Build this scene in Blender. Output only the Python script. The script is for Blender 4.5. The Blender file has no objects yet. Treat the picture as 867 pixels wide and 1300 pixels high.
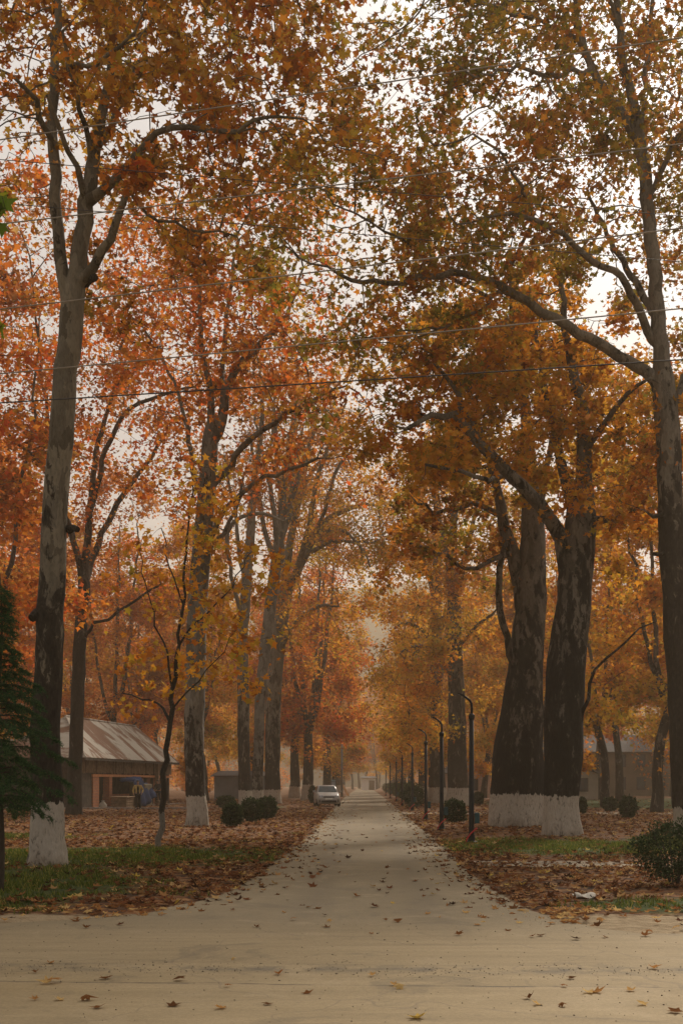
import bpy, bmesh, math, random
import numpy as np
from mathutils import Vector, noise as mnoise

random.seed(7)
RNG = np.random.default_rng(7)
SC = bpy.context.scene
COL = SC.collection
PI = math.pi

# ---------------------------------------------------------------- camera model
W0, H0, F0 = 867.0, 1300.0, 1444.0          # photo size and focal length in its pixels
VX, VY, CAMZ = 462.0, 995.0, 1.6            # vanishing point of the lane, eye height


def P(px, py, d):
    return np.array([(px - VX) * d / F0, d, CAMZ + (VY - py) * d / F0])


def G(px, py):
    d = F0 * CAMZ / (py - VY)
    return np.array([(px - VX) * d / F0, d, 0.0])


cam = bpy.data.cameras.new('camera')
cam.sensor_fit = 'AUTO'
cam.sensor_width = 36.0
cam.lens = F0 / H0 * 36.0
cam.shift_x = -(VX - W0 / 2) / H0
cam.shift_y = (VY - H0 / 2) / H0
cam.clip_start = 0.05
cam.clip_end = 4000
camo = bpy.data.objects.new('camera', cam)
camo.location = (0, 0, CAMZ)
camo.rotation_euler = (PI / 2, 0, 0)
COL.objects.link(camo)
SC.camera = camo


# ---------------------------------------------------------------- object helpers
def tag(o, label=None, cat=None, group=None, kind=None):
    if label: o['label'] = label
    if cat: o['category'] = cat
    if group: o['group'] = group
    if kind: o['kind'] = kind
    return o


def empty(name, loc=(0, 0, 0), rz=0.0):
    o = bpy.data.objects.new(name, None)
    o.empty_display_size = 0.3
    o.location = loc
    o.rotation_euler = (0, 0, rz)
    COL.objects.link(o)
    return o


def link(name, me, mat=None, parent=None, smooth=False):
    o = bpy.data.objects.new(name, me)
    if mat is not None:
        for m in (mat if isinstance(mat, (list, tuple)) else [mat]):
            me.materials.append(m)
    if smooth and len(me.polygons):
        me.polygons.foreach_set('use_smooth', np.ones(len(me.polygons), dtype=bool))
    COL.objects.link(o)
    if parent is not None:
        o.parent = parent
    return o


def copy_tree(o, parent=None):
    c = o.copy()
    COL.objects.link(c)
    if parent is not None:
        c.parent = parent
    for ch in list(o.children):
        copy_tree(ch, c)
    return c


def np_mesh(name, V, F):
    """V (n,3); F either an (m,k) array or a list of such arrays."""
    me = bpy.data.meshes.new(name)
    Fs = F if isinstance(F, list) else [F]
    Fs = [np.asarray(f, dtype=np.int32) for f in Fs if len(f)]
    V = np.asarray(V, dtype=np.float32)
    me.vertices.add(len(V))
    me.vertices.foreach_set('co', V.ravel())
    loops = np.concatenate([f.ravel() for f in Fs])
    starts, o = [], 0
    for f in Fs:
        starts.append(o + np.arange(len(f)) * f.shape[1])
        o += f.size
    starts = np.concatenate(starts).astype(np.int32)
    me.loops.add(len(loops))
    me.loops.foreach_set('vertex_index', loops)
    me.polygons.add(len(starts))
    me.polygons.foreach_set('loop_start', starts)
    me.update(calc_edges=True)
    me.validate()
    return me


class MB:
    """Collects boxes, tubes and lofts; build() links them as one mesh."""

    def __init__(self):
        self.v, self.f = [], []

    def add(self, vs, fs):
        n = len(self.v)
        self.v += [tuple(map(float, p)) for p in vs]
        self.f += [tuple(n + i for i in q) for q in fs]

    def box(self, x0, x1, y0, y1, z0, z1):
        self.add([(x0, y0, z0), (x1, y0, z0), (x1, y1, z0), (x0, y1, z0), (x0, y0, z1), (x1, y0, z1), (x1, y1, z1), (x0, y1, z1)],
                 [(0, 3, 2, 1), (4, 5, 6, 7), (0, 1, 5, 4), (1, 2, 6, 5), (2, 3, 7, 6), (3, 0, 4, 7)])

    def slab(self, quad, t):
        """a quad thickened by t against its normal"""
        q = [Vector(p) for p in quad]
        n = (q[1] - q[0]).cross(q[-1] - q[0]).normalized() * t
        m = len(q)
        vs = [p for p in q] + [p - n for p in q]
        fs = [tuple(range(m)), tuple(range(2 * m - 1, m - 1, -1))]
        for i in range(m):
            j = (i + 1) % m
            fs.append((i, i + m, j + m, j))
        self.add(vs, fs)

    def tube(self, pts, rad, n=8, cap=True):
        pts = [Vector(p) for p in pts]
        if not hasattr(rad, '__len__'):
            rad = [rad] * len(pts)
        t = (pts[1] - pts[0]).normalized()
        a = t.orthogonal().normalized()
        vs, fs = [], []
        for i, p in enumerate(pts):
            if i == 0: tt = pts[1] - pts[0]
            elif i == len(pts) - 1: tt = pts[-1] - pts[-2]
            else: tt = pts[i + 1] - pts[i - 1]
            tt.normalize()
            a = (a - tt * a.dot(tt)).normalized()
            b = tt.cross(a)
            for k in range(n):
                th = 2 * PI * k / n
                vs.append(p + (a * math.cos(th) + b * math.sin(th)) * rad[i])
        for i in range(len(pts) - 1):
            for k in range(n):
                k2 = (k + 1) % n
                fs.append((i * n + k, i * n + k2, (i + 1) * n + k2, (i + 1) * n + k))
        if cap:
            fs.append(tuple(range(n - 1, -1, -1)))
            fs.append(tuple((len(pts) - 1) * n + k for k in range(n)))
        self.add(vs, fs)

    def loft(self, rings, cap=True):
        n = len(rings[0])
        vs = [p for r in rings for p in r]
        fs = []
        for i in range(len(rings) - 1):
            for k in range(n):
                k2 = (k + 1) % n
                fs.append((i * n + k, i * n + k2, (i + 1) * n + k2, (i + 1) * n + k))
        if cap:
            fs.append(tuple(range(n - 1, -1, -1)))
            fs.append(tuple((len(rings) - 1) * n + k for k in range(n)))
        self.add(vs, fs)

    def build(self, name, mat, parent=None, smooth=False, bevel=0.0):
        me = bpy.data.meshes.new(name)
        me.from_pydata(self.v, [], self.f)
        bm = bmesh.new()
        bm.from_mesh(me)
        bmesh.ops.recalc_face_normals(bm, faces=bm.faces)
        if bevel:
            bmesh.ops.bevel(bm, geom=list(bm.edges), offset=bevel, segments=1, affect='EDGES', clamp_overlap=True)
        bm.to_mesh(me)
        bm.free()
        return link(name, me, mat, parent, smooth)


# ---------------------------------------------------------------- materials
def new_mat(name):
    m = bpy.data.materials.new(name)
    m.use_nodes = True
    nt = m.node_tree
    nt.nodes.clear()
    out = nt.nodes.new('ShaderNodeOutputMaterial')
    return m, nt, out


def N(nt, t, **kw):
    n = nt.nodes.new(t)
    for k, v in kw.items():
        if k.startswith('i_'):
            n.inputs[k[2:].replace('_', ' ')].default_value = v
        else:
            setattr(n, k, v)
    return n


def ramp(nt, stops, interp='LINEAR'):
    n = nt.nodes.new('ShaderNodeValToRGB')
    cr = n.color_ramp
    cr.interpolation = interp
    while len(cr.elements) > 1:
        cr.elements.remove(cr.elements[-1])
    cr.elements[0].position = stops[0][0]
    c = stops[0][1]
    cr.elements[0].color = (*c, 1) if len(c) == 3 else c
    for p, c in stops[1:]:
        e = cr.elements.new(p)
        e.color = (*c, 1) if len(c) == 3 else c
    return n


def mixc(nt, fac, a, b, blend='MIX'):
    n = nt.nodes.new('ShaderNodeMix')
    n.data_type = 'RGBA'
    n.blend_type = blend
    L = nt.links
    for sock, val in ((n.inputs[0], fac), (n.inputs[6], a), (n.inputs[7], b)):
        if hasattr(val, 'links') or hasattr(val, 'is_output'):
            L.new(val, sock)
        elif isinstance(val, (int, float)):
            sock.default_value = val
        else:
            sock.default_value = (*val, 1) if len(val) == 3 else val
    return n.outputs[2]


def mth(nt, op, a, b=None, c=None, clamp=False):
    n = nt.nodes.new('ShaderNodeMath')
    n.operation = op
    n.use_clamp = clamp
    for i, v in enumerate((a, b, c)):
        if v is None: continue
        if hasattr(v, 'is_output'):
            nt.links.new(v, n.inputs[i])
        else:
            n.inputs[i].default_value = v
    return n.outputs[0]


def noise_tex(nt, vec, scale, detail=4, rough=0.55, dist=0.0):
    n = nt.nodes.new('ShaderNodeTexNoise')
    n.inputs['Scale'].default_value = scale
    n.inputs['Detail'].default_value = detail
    n.inputs['Roughness'].default_value = rough
    n.inputs['Distortion'].default_value = dist
    if vec is not None:
        nt.links.new(vec, n.inputs['Vector'])
    return n.outputs['Fac']


def principled(nt, out, col, rough=0.8, spec=0.3, metal=0.0, bump=None, bump_s=0.3, bump_d=0.02):
    b = nt.nodes.new('ShaderNodeBsdfPrincipled')
    for sock, val in ((b.inputs['Base Color'], col), (b.inputs['Roughness'], rough)):
        if hasattr(val, 'is_output'):
            nt.links.new(val, sock)
        else:
            sock.default_value = val if isinstance(val, (int, float)) else (*val, 1)
    b.inputs['Specular IOR Level'].default_value = spec
    b.inputs['Metallic'].default_value = metal
    if bump is not None:
        bn = nt.nodes.new('ShaderNodeBump')
        bn.inputs['Strength'].default_value = bump_s
        bn.inputs['Distance'].default_value = bump_d
        nt.links.new(bump, bn.inputs['Height'])
        nt.links.new(bn.outputs[0], b.inputs['Normal'])
    nt.links.new(b.outputs[0], out.inputs['Surface'])
    return b


def simple_mat(name, col, rough=0.7, spec=0.3, metal=0.0, var=0.25, scale=6.0):
    m, nt, out = new_mat(name)
    tc = N(nt, 'ShaderNodeTexCoord')
    f = noise_tex(nt, tc.outputs['Object'], scale, 5, 0.6)
    dark = tuple(c * (1 - var) for c in col)
    light = tuple(min(1, c * (1 + var)) for c in col)
    r = ramp(nt, [(0.3, dark), (0.7, light)])
    nt.links.new(f, r.inputs[0])
    principled(nt, out, r.outputs[0], rough, spec, metal, f, 0.15, 0.01)
    return m


def leaf_mat(name, stops, clump_stops=None, clump_scale=0.35, clump_amt=0.5, transl=0.5, per='island'):
    """stops: colours chosen leaf by leaf; clump_stops: the colours whole sprays lean to."""
    m, nt, out = new_mat(name)
    L = nt.links
    if per == 'island':
        rnd = N(nt, 'ShaderNodeNewGeometry').outputs['Random Per Island']
    else:
        rnd = N(nt, 'ShaderNodeObjectInfo').outputs['Random']
    r = ramp(nt, stops)
    L.new(rnd, r.inputs[0])
    col = r.outputs[0]
    if clump_stops:
        tc = N(nt, 'ShaderNodeTexCoord')
        f = noise_tex(nt, tc.outputs['Object'], clump_scale, 2, 0.5)
        r2 = ramp(nt, clump_stops)
        L.new(f, r2.inputs[0])
        # leaf-to-leaf jitter decides how strongly a leaf follows its spray
        j = mth(nt, 'FRACT', mth(nt, 'MULTIPLY', rnd, 37.7))
        j = mth(nt, 'MULTIPLY', j, clump_amt * 2, clamp=True)
        col = mixc(nt, j, col, r2.outputs[0])
    d = N(nt, 'ShaderNodeBsdfDiffuse')
    t = N(nt, 'ShaderNodeBsdfTranslucent')
    L.new(col, d.inputs['Color'])
    sat = N(nt, 'ShaderNodeHueSaturation', i_Saturation=1.02, i_Value=1.38)
    L.new(col, sat.inputs['Color'])
    L.new(sat.outputs[0], t.inputs['Color'])
    mx = N(nt, 'ShaderNodeMixShader')
    mx.inputs[0].default_value = transl
    L.new(d.outputs[0], mx.inputs[1])
    L.new(t.outputs[0], mx.inputs[2])
    L.new(mx.outputs[0], out.inputs['Surface'])
    return m


def bark_mat(name, paint_h=0.0, dark_h=6.0, dark_w=4.0, pale=(0.15, 0.128, 0.095), dark=(0.034, 0.027, 0.02), paint=(0.42, 0.365, 0.295), scale=1.0):
    """flaking plane-tree bark: dark scales low down giving way to pale smooth bark, limewash to paint_h"""
    m, nt, out = new_mat(name)
    L = nt.links
    tc = N(nt, 'ShaderNodeTexCoord')
    ob = tc.outputs['Object']
    sep = N(nt, 'ShaderNodeSeparateXYZ')
    L.new(ob, sep.inputs[0])
    z = sep.outputs[2]
    mp = N(nt, 'ShaderNodeMapping')
    mp.inputs['Scale'].default_value = (1.6 * scale, 1.6 * scale, 0.55 * scale)
    L.new(ob, mp.inputs[0])
    big = noise_tex(nt, mp.outputs[0], 1.3, 5, 0.62, 0.6)
    mp2 = N(nt, 'ShaderNodeMapping')
    mp2.inputs['Scale'].default_value = (9 * scale, 9 * scale, 3 * scale)
    L.new(ob, mp2.inputs[0])
    fine = noise_tex(nt, mp2.outputs[0], 2.2, 6, 0.7, 0.4)
    vor = N(nt, 'ShaderNodeTexVoronoi', feature='F1')
    vor.inputs['Scale'].default_value = 1.7
    L.new(mp2.outputs[0], vor.inputs['Vector'])
    # patch value falls with height
    h = mth(nt, 'DIVIDE', mth(nt, 'SUBTRACT', z, dark_h), dark_w)
    h = mth(nt, 'MULTIPLY', h, -0.085)
    h = mth(nt, 'MINIMUM', mth(nt, 'MAXIMUM', h, -0.12), 0.075)
    mp3 = N(nt, 'ShaderNodeMapping')
    mp3.inputs['Scale'].default_value = (4.2 * scale, 4.2 * scale, 1.9 * scale)
    L.new(ob, mp3.inputs[0])
    mid = noise_tex(nt, mp3.outputs[0], 1.0, 6, 0.7, 0.9)
    v = mth(nt, 'ADD', mth(nt, 'ADD', mth(nt, 'MULTIPLY', big, .5), mth(nt, 'MULTIPLY', mid, .5)), h)
    pr = ramp(nt, [(0.468, (0, 0, 0)), (0.486, (.85, .85, .85)), (0.56, (1, 1, 1))])
    L.new(v, pr.inputs[0])
    fr = ramp(nt, [(0.25, tuple(c * 0.55 for c in pale)), (0.5, pale), (0.75, tuple(min(1, c * 1.25) for c in pale))])
    L.new(fine, fr.inputs[0])
    dr = ramp(nt, [(0.25, tuple(c * 0.45 for c in dark)), (0.55, dark), (0.8, (dark[0] * 2.0, dark[1] * 2.0, dark[2] * 1.9))])
    L.new(fine, dr.inputs[0])
    # sheets of bark shed at different times: lighter and darker plates
    vp = N(nt, 'ShaderNodeTexVoronoi', feature='F1')
    vp.inputs['Scale'].default_value = .9
    dvv = N(nt, 'ShaderNodeVectorMath', operation='MULTIPLY_ADD')
    nzz = N(nt, 'ShaderNodeTexNoise'); nzz.inputs['Scale'].default_value = 1.3; nzz.inputs['Detail'].default_value = 5
    L.new(mp3.outputs[0], nzz.inputs['Vector'])
    L.new(nzz.outputs['Color'], dvv.inputs[0]); dvv.inputs[1].default_value = (1.5, 1.5, 1.5); L.new(mp3.outputs[0], dvv.inputs[2])
    L.new(dvv.outputs[0], vp.inputs['Vector'])
    spv = N(nt, 'ShaderNodeSeparateColor'); L.new(vp.outputs['Color'], spv.inputs[0])
    plr = ramp(nt, [(0, (.58, .56, .52)), (.5, (.95, .95, .95)), (1, (1.3, 1.29, 1.25))])
    L.new(spv.outputs[0], plr.inputs[0])
    palec = mixc(nt, 1.0, fr.outputs[0], plr.outputs[0], 'MULTIPLY')
    col = mixc(nt, pr.outputs[0], palec, dr.outputs[0])
    if paint_h > 0:
        mp4 = N(nt, 'ShaderNodeMapping')
        mp4.inputs['Scale'].default_value = (7, 7, .7)
        L.new(ob, mp4.inputs[0])
        drip = noise_tex(nt, mp4.outputs[0], 1.5, 3, .6)
        e = mth(nt, 'ADD', z, mth(nt, 'ADD', mth(nt, 'MULTIPLY', mth(nt, 'SUBTRACT', big, 0.5), 0.25), mth(nt, 'MULTIPLY', mth(nt, 'SUBTRACT', drip, 0.5), 0.32)))
        pm = mth(nt, 'LESS_THAN', e, paint_h)
        worn = ramp(nt, [(0.36, (0.05, 0.05, 0.05)), (0.46, (1, 1, 1))])
        L.new(mth(nt, 'ADD', mth(nt, 'MULTIPLY', fine, .6), mth(nt, 'MULTIPLY', mid, .4)), worn.inputs[0])
        low = mth(nt, 'ADD', mth(nt, 'MULTIPLY', z, 1.8), mth(nt, 'MULTIPLY', mth(nt, 'SUBTRACT', mid, .42), 3.0), clamp=True)
        pm = mth(nt, 'MULTIPLY', pm, worn.outputs[0])
        pcol = mixc(nt, fine, tuple(c * 0.55 for c in paint), tuple(min(1, c * 1.15) for c in paint))
        pcol = mixc(nt, low, (0.2, 0.16, 0.12), pcol)
        col = mixc(nt, pm, col, pcol)
    hgt = mth(nt, 'ADD', mth(nt, 'MULTIPLY', fine, 0.6), mth(nt, 'ADD', mth(nt, 'MULTIPLY', pr.outputs[0], 0.35), mth(nt, 'MULTIPLY', vor.outputs['Distance'], 0.4)))
    principled(nt, out, col, 0.9, 0.12, 0, hgt, 0.9, 0.06)
    return m


# ---------------------------------------------------------------- leaf templates
LEAF_V = np.array([(0, .30, -.06), (0, 0, 0), (.40, -.06, .05), (.27, .20, .0), (.60, .50, .07), (.22, .50, .0), (0, 1.0, .10),
                   (-.22, .50, .0), (-.60, .50, .07), (-.27, .20, .0), (-.40, -.06, .05)])
LEAF_F = np.array([(0, i, i + 1) for i in range(1, 10)] + [(0, 10, 1)])
SLEAF_V = np.array([(0, 0, 0), (.55, .35, .06), (.2, .5, 0), (0, 1, .08), (-.2, .5, 0), (-.55, .35, .06)])
SLEAF_F = np.array([(0, 1, 2), (0, 2, 3), (0, 3, 4), (0, 4, 5)])
OVAL_V = np.array([(0, 0, 0), (.28, .5, .03), (0, 1, 0), (-.28, .5, .03)])
OVAL_F = np.array([(0, 1, 2), (0, 2, 3)])


def leaves(pos, size, tv, tf, rng, pitch=(-0.55, 0.5), roll=0.8, curl=0.0):
    n = len(pos)
    yaw = rng.uniform(0, 2 * PI, n)
    p = rng.normal(pitch[0], pitch[1], n)
    t = np.stack([np.cos(yaw) * np.cos(p), np.sin(yaw) * np.cos(p), np.sin(p)], 1)
    up = np.zeros((n, 3)); up[:, 2] = 1
    up[:, 0] = 1e-3
    n0 = up - (up * t).sum(1, keepdims=True) * t
    n0 /= np.linalg.norm(n0, axis=1, keepdims=True)
    b = np.cross(t, n0)
    ro = rng.normal(0, roll, n)[:, None]
    x = np.cos(ro) * b + np.sin(ro) * n0
    z = np.cross(x, t)
    s = (size if np.ndim(size) else np.full(n, size))
    s = (s * rng.uniform(0.5, 1.3, n))[:, None, None]
    T = np.repeat(tv[None], n, 0)
    if curl:
        c = rng.uniform(-0.2, 1.0, n)[:, None] * curl
        T = T.copy()
        T[:, :, 2] += c * ((tv[:, 0] ** 2) * 1.6 + (tv[:, 1] - .4) ** 2)[None]
    V = pos[:, None, :] + s * (T[:, :, 0:1] * x[:, None] + T[:, :, 1:2] * t[:, None] + T[:, :, 2:3] * z[:, None])
    m = len(tv)
    F = (tf[None] + (np.arange(n) * m)[:, None, None]).reshape(-1, tf.shape[1])
    return V.reshape(-1, 3), F


# ---------------------------------------------------------------- trees
def resample(pts, step):
    pts = np.asarray(pts, float)
    if len(pts) < 2: return pts
    q = np.vstack([2 * pts[0] - pts[1], pts, 2 * pts[-1] - pts[-2]])
    out = []
    for i in range(1, len(q) - 2):
        p0, p1, p2, p3 = q[i - 1], q[i], q[i + 1], q[i + 2]
        k = max(1, int(round(np.linalg.norm(p2[:3] - p1[:3]) / step)))
        for j in range(k):
            u = j / k
            out.append(0.5 * (2 * p1 + (p2 - p0) * u + (2 * p0 - 5 * p1 + 4 * p2 - p3) * u * u + (3 * p1 - p0 - 3 * p2 + p3) * u ** 3))
    out.append(pts[-1])
    return np.array(out)


class Tree:
    def __init__(self, base, step=0.35, seed=1):
        self.base = np.asarray(base, float)
        self.pos, self.par, self.rad, self.fix = [], [], [], []
        self.step = step
        self.rng = np.random.default_rng(seed)

    def limb(self, pts):
        """pts: (x,y,z,r) world"""
        q = resample(pts, self.step)
        if self.pos:
            A = np.array(self.pos)
            par = int(np.argmin(((A - q[0, :3]) ** 2).sum(1)))
        else:
            par = -1
        for i, p in enumerate(q):
            if i == 0 and par >= 0: continue
            w = self.step * 0.10 * min(1.0, 0.08 / max(p[3], .02))
            j = self.rng.normal(0, w, 3) if i < len(q) - 1 else 0
            self.pos.append(p[:3] + j)
            self.par.append(par)
            self.rad.append(max(0.006, p[3]))
            self.fix.append(True)
            par = len(self.pos) - 1

    def grow(self, att, D, dk, maxit=70, zmin=2.0, tip=0.006, expo=2.3, up=0.0):
        pos = [np.array(p) for p in self.pos]
        par = list(self.par)
        A = np.asarray(att)
        alive = np.ones(len(A), bool)
        best = np.full(len(A), 1e9)
        bi = np.zeros(len(A), int)
        P0 = np.array(pos)
        ok = np.where(P0[:, 2] - self.base[2] > zmin)[0]
        for s in range(0, len(ok), 400):
            blk = ok[s:s + 400]
            d = np.linalg.norm(A[:, None] - P0[blk][None], axis=2)
            k = d.argmin(1)
            dd = d[np.arange(len(A)), k]
            b = dd < best
            best[b] = dd[b]
            bi[b] = blk[k[b]]
        nch = {}
        for it in range(maxit):
            idx = np.where(alive)[0]
            if not len(idx): break
            nodes, inv = np.unique(bi[idx], return_inverse=True)
            base = np.array([pos[i] for i in nodes])
            dv = A[idx] - base[inv]
            dv /= np.linalg.norm(dv, axis=1, keepdims=True) + 1e-9
            acc = np.zeros((len(nodes), 3))
            np.add.at(acc, inv, dv)
            acc /= np.linalg.norm(acc, axis=1, keepdims=True) + 1e-9
            acc += self.rng.normal(0, 0.22, acc.shape)
            acc[:, 2] += up
            acc /= np.linalg.norm(acc, axis=1, keepdims=True) + 1e-9
            new, ids = [], []
            for i, n in enumerate(nodes):
                if nch.get(n, 0) >= 4:
                    continue
                nch[n] = nch.get(n, 0) + 1
                q = base[i] + acc[i] * D
                pos.append(q); par.append(int(n))
                new.append(q); ids.append(len(pos) - 1)
            if not new:
                break
            new = np.array(new); ids = np.array(ids)
            for s in range(0, len(new), 500):
                d = np.linalg.norm(A[idx][:, None] - new[s:s + 500][None], axis=2)
                k = d.argmin(1)
                dd = d[np.arange(len(idx)), k]
                b = dd < best[idx]
                best[idx[b]] = dd[b]
                bi[idx[b]] = ids[s:s + 500][k[b]]
            alive &= best > dk
        n = len(pos)
        nf = len(self.pos)
        self.pos = np.array(pos)
        self.par = np.array(par)
        acc = np.zeros(n)
        hgt = np.zeros(n, int)
        rad = np.zeros(n)
        fixr = np.zeros(n); fixr[:nf] = self.rad
        for i in range(n - 1, -1, -1):
            r = acc[i] ** (1 / expo) if acc[i] > 0 else tip
            if i < nf:
                r = fixr[i]
            elif par[i] >= 0:
                r = r
            rad[i] = r
            if par[i] >= 0:
                acc[par[i]] += max(r, tip) ** expo if i >= nf else 0
                hgt[par[i]] = max(hgt[par[i]], hgt[i] + 1)
        # a grown branch is never thicker than what carries it
        for i in range(nf, n):
            rad[i] = min(rad[i], rad[par[i]] * 0.92)
        self.rad, self.hgt, self.nf = rad, hgt, nf

    def trunk_mesh(self, name, rough=0.075, min_r=0.0):
        pos, par, rad = self.pos, self.par, self.rad
        n = len(pos)
        ch = [[] for _ in range(n)]
        for i in range(n):
            if par[i] >= 0: ch[par[i]].append(i)
        V, F, off = [], [], 0
        stack = [(0, -1)]
        while stack:
            s, p = stack.pop()
            chain = [s]
            while ch[chain[-1]]:
                c = sorted(ch[chain[-1]], key=lambda k: (-(k < self.nf and k == chain[-1] + 1), -rad[k]))
                for k in c[1:]:
                    stack.append((k, chain[-1]))
                chain.append(c[0])
            pts = pos[chain]
            rr = rad[chain].copy()
            if p >= 0:
                pts = np.vstack([pos[p], pts])
                rr = np.concatenate([[min(rad[p] * 0.95, rr[0] * 1.25)], rr])
            if len(pts) < 2 or rr.max() < min_r: continue
            R = rr.max()
            k = 28 if R > .35 else 16 if R > .2 else 10 if R > 0.09 else 6 if R > .03 else 4 if R > .015 else 3
            t = np.gradient(pts, axis=0)
            t /= np.linalg.norm(t, axis=1, keepdims=True) + 1e-9
            ref = np.array([1.0, 0.13, 0.02]) if abs(t[0, 0]) < 0.8 else np.array([0, 1.0, 0.1])
            a = np.zeros_like(pts)
            cur = ref
            for i in range(len(pts)):
                cur = cur - t[i] * cur.dot(t[i])
                cur = cur / (np.linalg.norm(cur) + 1e-9)
                a[i] = cur
            b = np.cross(t, a)
            th = np.arange(k) * 2 * PI / k
            rm = np.repeat(rr[:, None], k, 1)
            if R > .06:
                ph = self.rng.uniform(0, 6.28, 8)
                s_ = np.cumsum(np.r_[0, np.linalg.norm(np.diff(pts, axis=0), axis=1)])[:, None]
                mod = (np.sin(2 * th[None] + ph[0] + s_ * 0.5) * .35 + np.sin(3 * th[None] + ph[1] - s_ * .8) * .4
                       + np.sin(5 * th[None] + ph[2] + s_ * 1.7) * .3 + np.sin(s_ * 2.9 + ph[3] + th[None]) * .35
                       + self.rng.normal(0, .28, rm.shape))
                rm = rm * (1 + rough * mod)
            if R > .55:
                zz = s_
                rm = rm * (1 + .13 * np.exp(-zz / .7) * np.sin(5 * th[None] + ph[4]) + .08 * np.exp(-zz / .9) * np.sin(7 * th[None] + ph[5]))
                for q in range(int(s_[-1, 0] * 1.6)):
                    s0, t0, am, wd = self.rng.uniform(.3, s_[-1, 0]), self.rng.uniform(0, 2 * PI), self.rng.uniform(-.07, .10), self.rng.uniform(.15, .42)
                    dt = np.abs((th[None] - t0 + PI) % (2 * PI) - PI) * R
                    rm = rm * (1 + am * np.exp(-((zz - s0) / (wd * 1.3)) ** 2 - (dt / wd) ** 2))
            ring = pts[:, None] + rm[..., None] * (a[:, None] * np.cos(th)[None, :, None] + b[:, None] * np.sin(th)[None, :, None])
            V.append(ring.reshape(-1, 3))
            i0 = (np.arange(len(pts) - 1) * k)[:, None]
            kk = np.arange(k)[None]
            k2 = (kk + 1) % k
            F.append(np.stack([i0 + kk, i0 + k2, i0 + k + k2, i0 + k + kk], -1).reshape(-1, 4) + off)
            off += len(pts) * k
        V = np.vstack(V) - self.base
        return np_mesh(name, V, np.vstack(F))

    def leaf_mesh(self, name, count, size, full=True, spread=0.22, hmax=2, pitch=(-0.55, 0.5), keep=None):
        idx = np.where((np.arange(len(self.pos)) >= self.nf) & (self.hgt <= hmax))[0]
        if keep is not None:
            idx = idx[keep(self.pos[idx])]
        # sprays: every twig end carries its own share of the leaves
        w = self.rng.gamma(1.1, 1.0, len(idx))
        pick = self.rng.choice(idx, count, p=w / w.sum())
        pr = self.par[pick]
        u = self.rng.uniform(0, 1, (count, 1))
        p = self.pos[pick] * u + self.pos[pr] * (1 - u)
        p = p + self.rng.normal(0, spread, (count, 3)) * np.array([1, 1, .8])
        p[:, 2] -= 0.06
        tv, tf = (LEAF_V, LEAF_F) if full else (SLEAF_V, SLEAF_F)
        V, F = leaves(p - self.base, size, tv, tf, self.rng, pitch, .8, .45 if full else 0)
        return np_mesh(name, V, F)


def px_limbs(tr, d, limbs, k=.86):
    for L in limbs:
        pts = []
        for q in L:
            dd = d + (q[3] if len(q) > 3 else 0.0)
            p = P(q[0], q[1], dd)
            pts.append((*p, q[2] * k * dd / F0 / 2))
        tr.limb(pts)


def blob_points(d, blobs, n, rng, clump=7, cr=0.75, back=0.0):
    """attractors in clumps inside ellipsoids given as (px, py, rx, ry, depth offset, depth radius, weight)"""
    w = np.array([b[6] * b[2] * b[3] if len(b) > 6 else b[2] * b[3] for b in blobs], float)
    nc = max(1, n // clump)
    which = rng.choice(len(blobs), nc, p=w / w.sum())
    out = []
    for k in which:
        px, py, rx, ry = blobs[k][:4]
        dd = (blobs[k][4] if len(blobs[k]) > 4 else 0) + back
        rd = blobs[k][5] if len(blobs[k]) > 5 else 0.5 * (rx + ry) * d / F0
        v = rng.normal(0, 1, 3)
        v /= np.linalg.norm(v)
        v *= rng.uniform(0, 1) ** (1 / 3)
        c = P(px + v[0] * rx, py + v[1] * ry, d + dd)
        c = np.array([c[0] * (d + dd + v[2] * rd) / (d + dd), d + dd + v[2] * rd, CAMZ + (c[2] - CAMZ) * (d + dd + v[2] * rd) / (d + dd)])
        out.append(c + rng.normal(0, cr, (clump, 3)) * np.array([1, 1, .6]))
    return np.vstack(out)


def finish_tree(name, tr, bark, leafm, label, n_leaves, size, full=True, spread=0.22, hmax=2, group=None, keep=None, min_r=0.0):
    e = empty(name, tuple(tr.base))
    tag(e, label, 'tree', group)
    link('trunk', tr.trunk_mesh('trunk', min_r=min_r), bark, e, smooth=True)
    link('crown', tr.leaf_mesh('crown', n_leaves, size, full, spread, hmax, keep=keep), leafm, e)
    return e


RUST, ORANGE, OCHRE = (.32, .098, .024), (.58, .20, .028), (.52, .29, .038)
OLIVE, RED, BROWN, YEL, DOLIVE, GREEN = (.235, .20, .026), (.60, .105, .034), (.14, .066, .03), (.55, .35, .045), (.13, .11, .02), (.15, .21, .03)
TAN, DARK = (.46, .26, .11), (.05, .026, .012)
L_RUSTY = leaf_mat('rusty_leaves', [(0, DARK), (.14, BROWN), (.3, RUST), (.5, ORANGE), (.62, BROWN), (.74, OCHRE), (.9, OLIVE), (1, TAN)],
                   [(.32, OLIVE), (.44, OCHRE), (.53, RUST), (.6, ORANGE), (.68, RED)], .45, .35)
L_OLIVE = leaf_mat('olive_gold_leaves', [(0, DARK), (.18, DOLIVE), (.36, OLIVE), (.52, RUST), (.64, BROWN), (.8, OCHRE), (.92, ORANGE), (1, TAN)],
                   [(.32, DOLIVE), (.45, OLIVE), (.55, RUST), (.68, ORANGE)], .33, .4)
L_RED = leaf_mat('red_orange_leaves', [(0, DARK), (.18, RUST), (.4, ORANGE), (.6, RED), (.8, RUST), (1, OCHRE)],
                 [(.32, OCHRE), (.42, BROWN), (.5, RUST), (.58, ORANGE), (.68, RED)], .3, .45)
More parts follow.
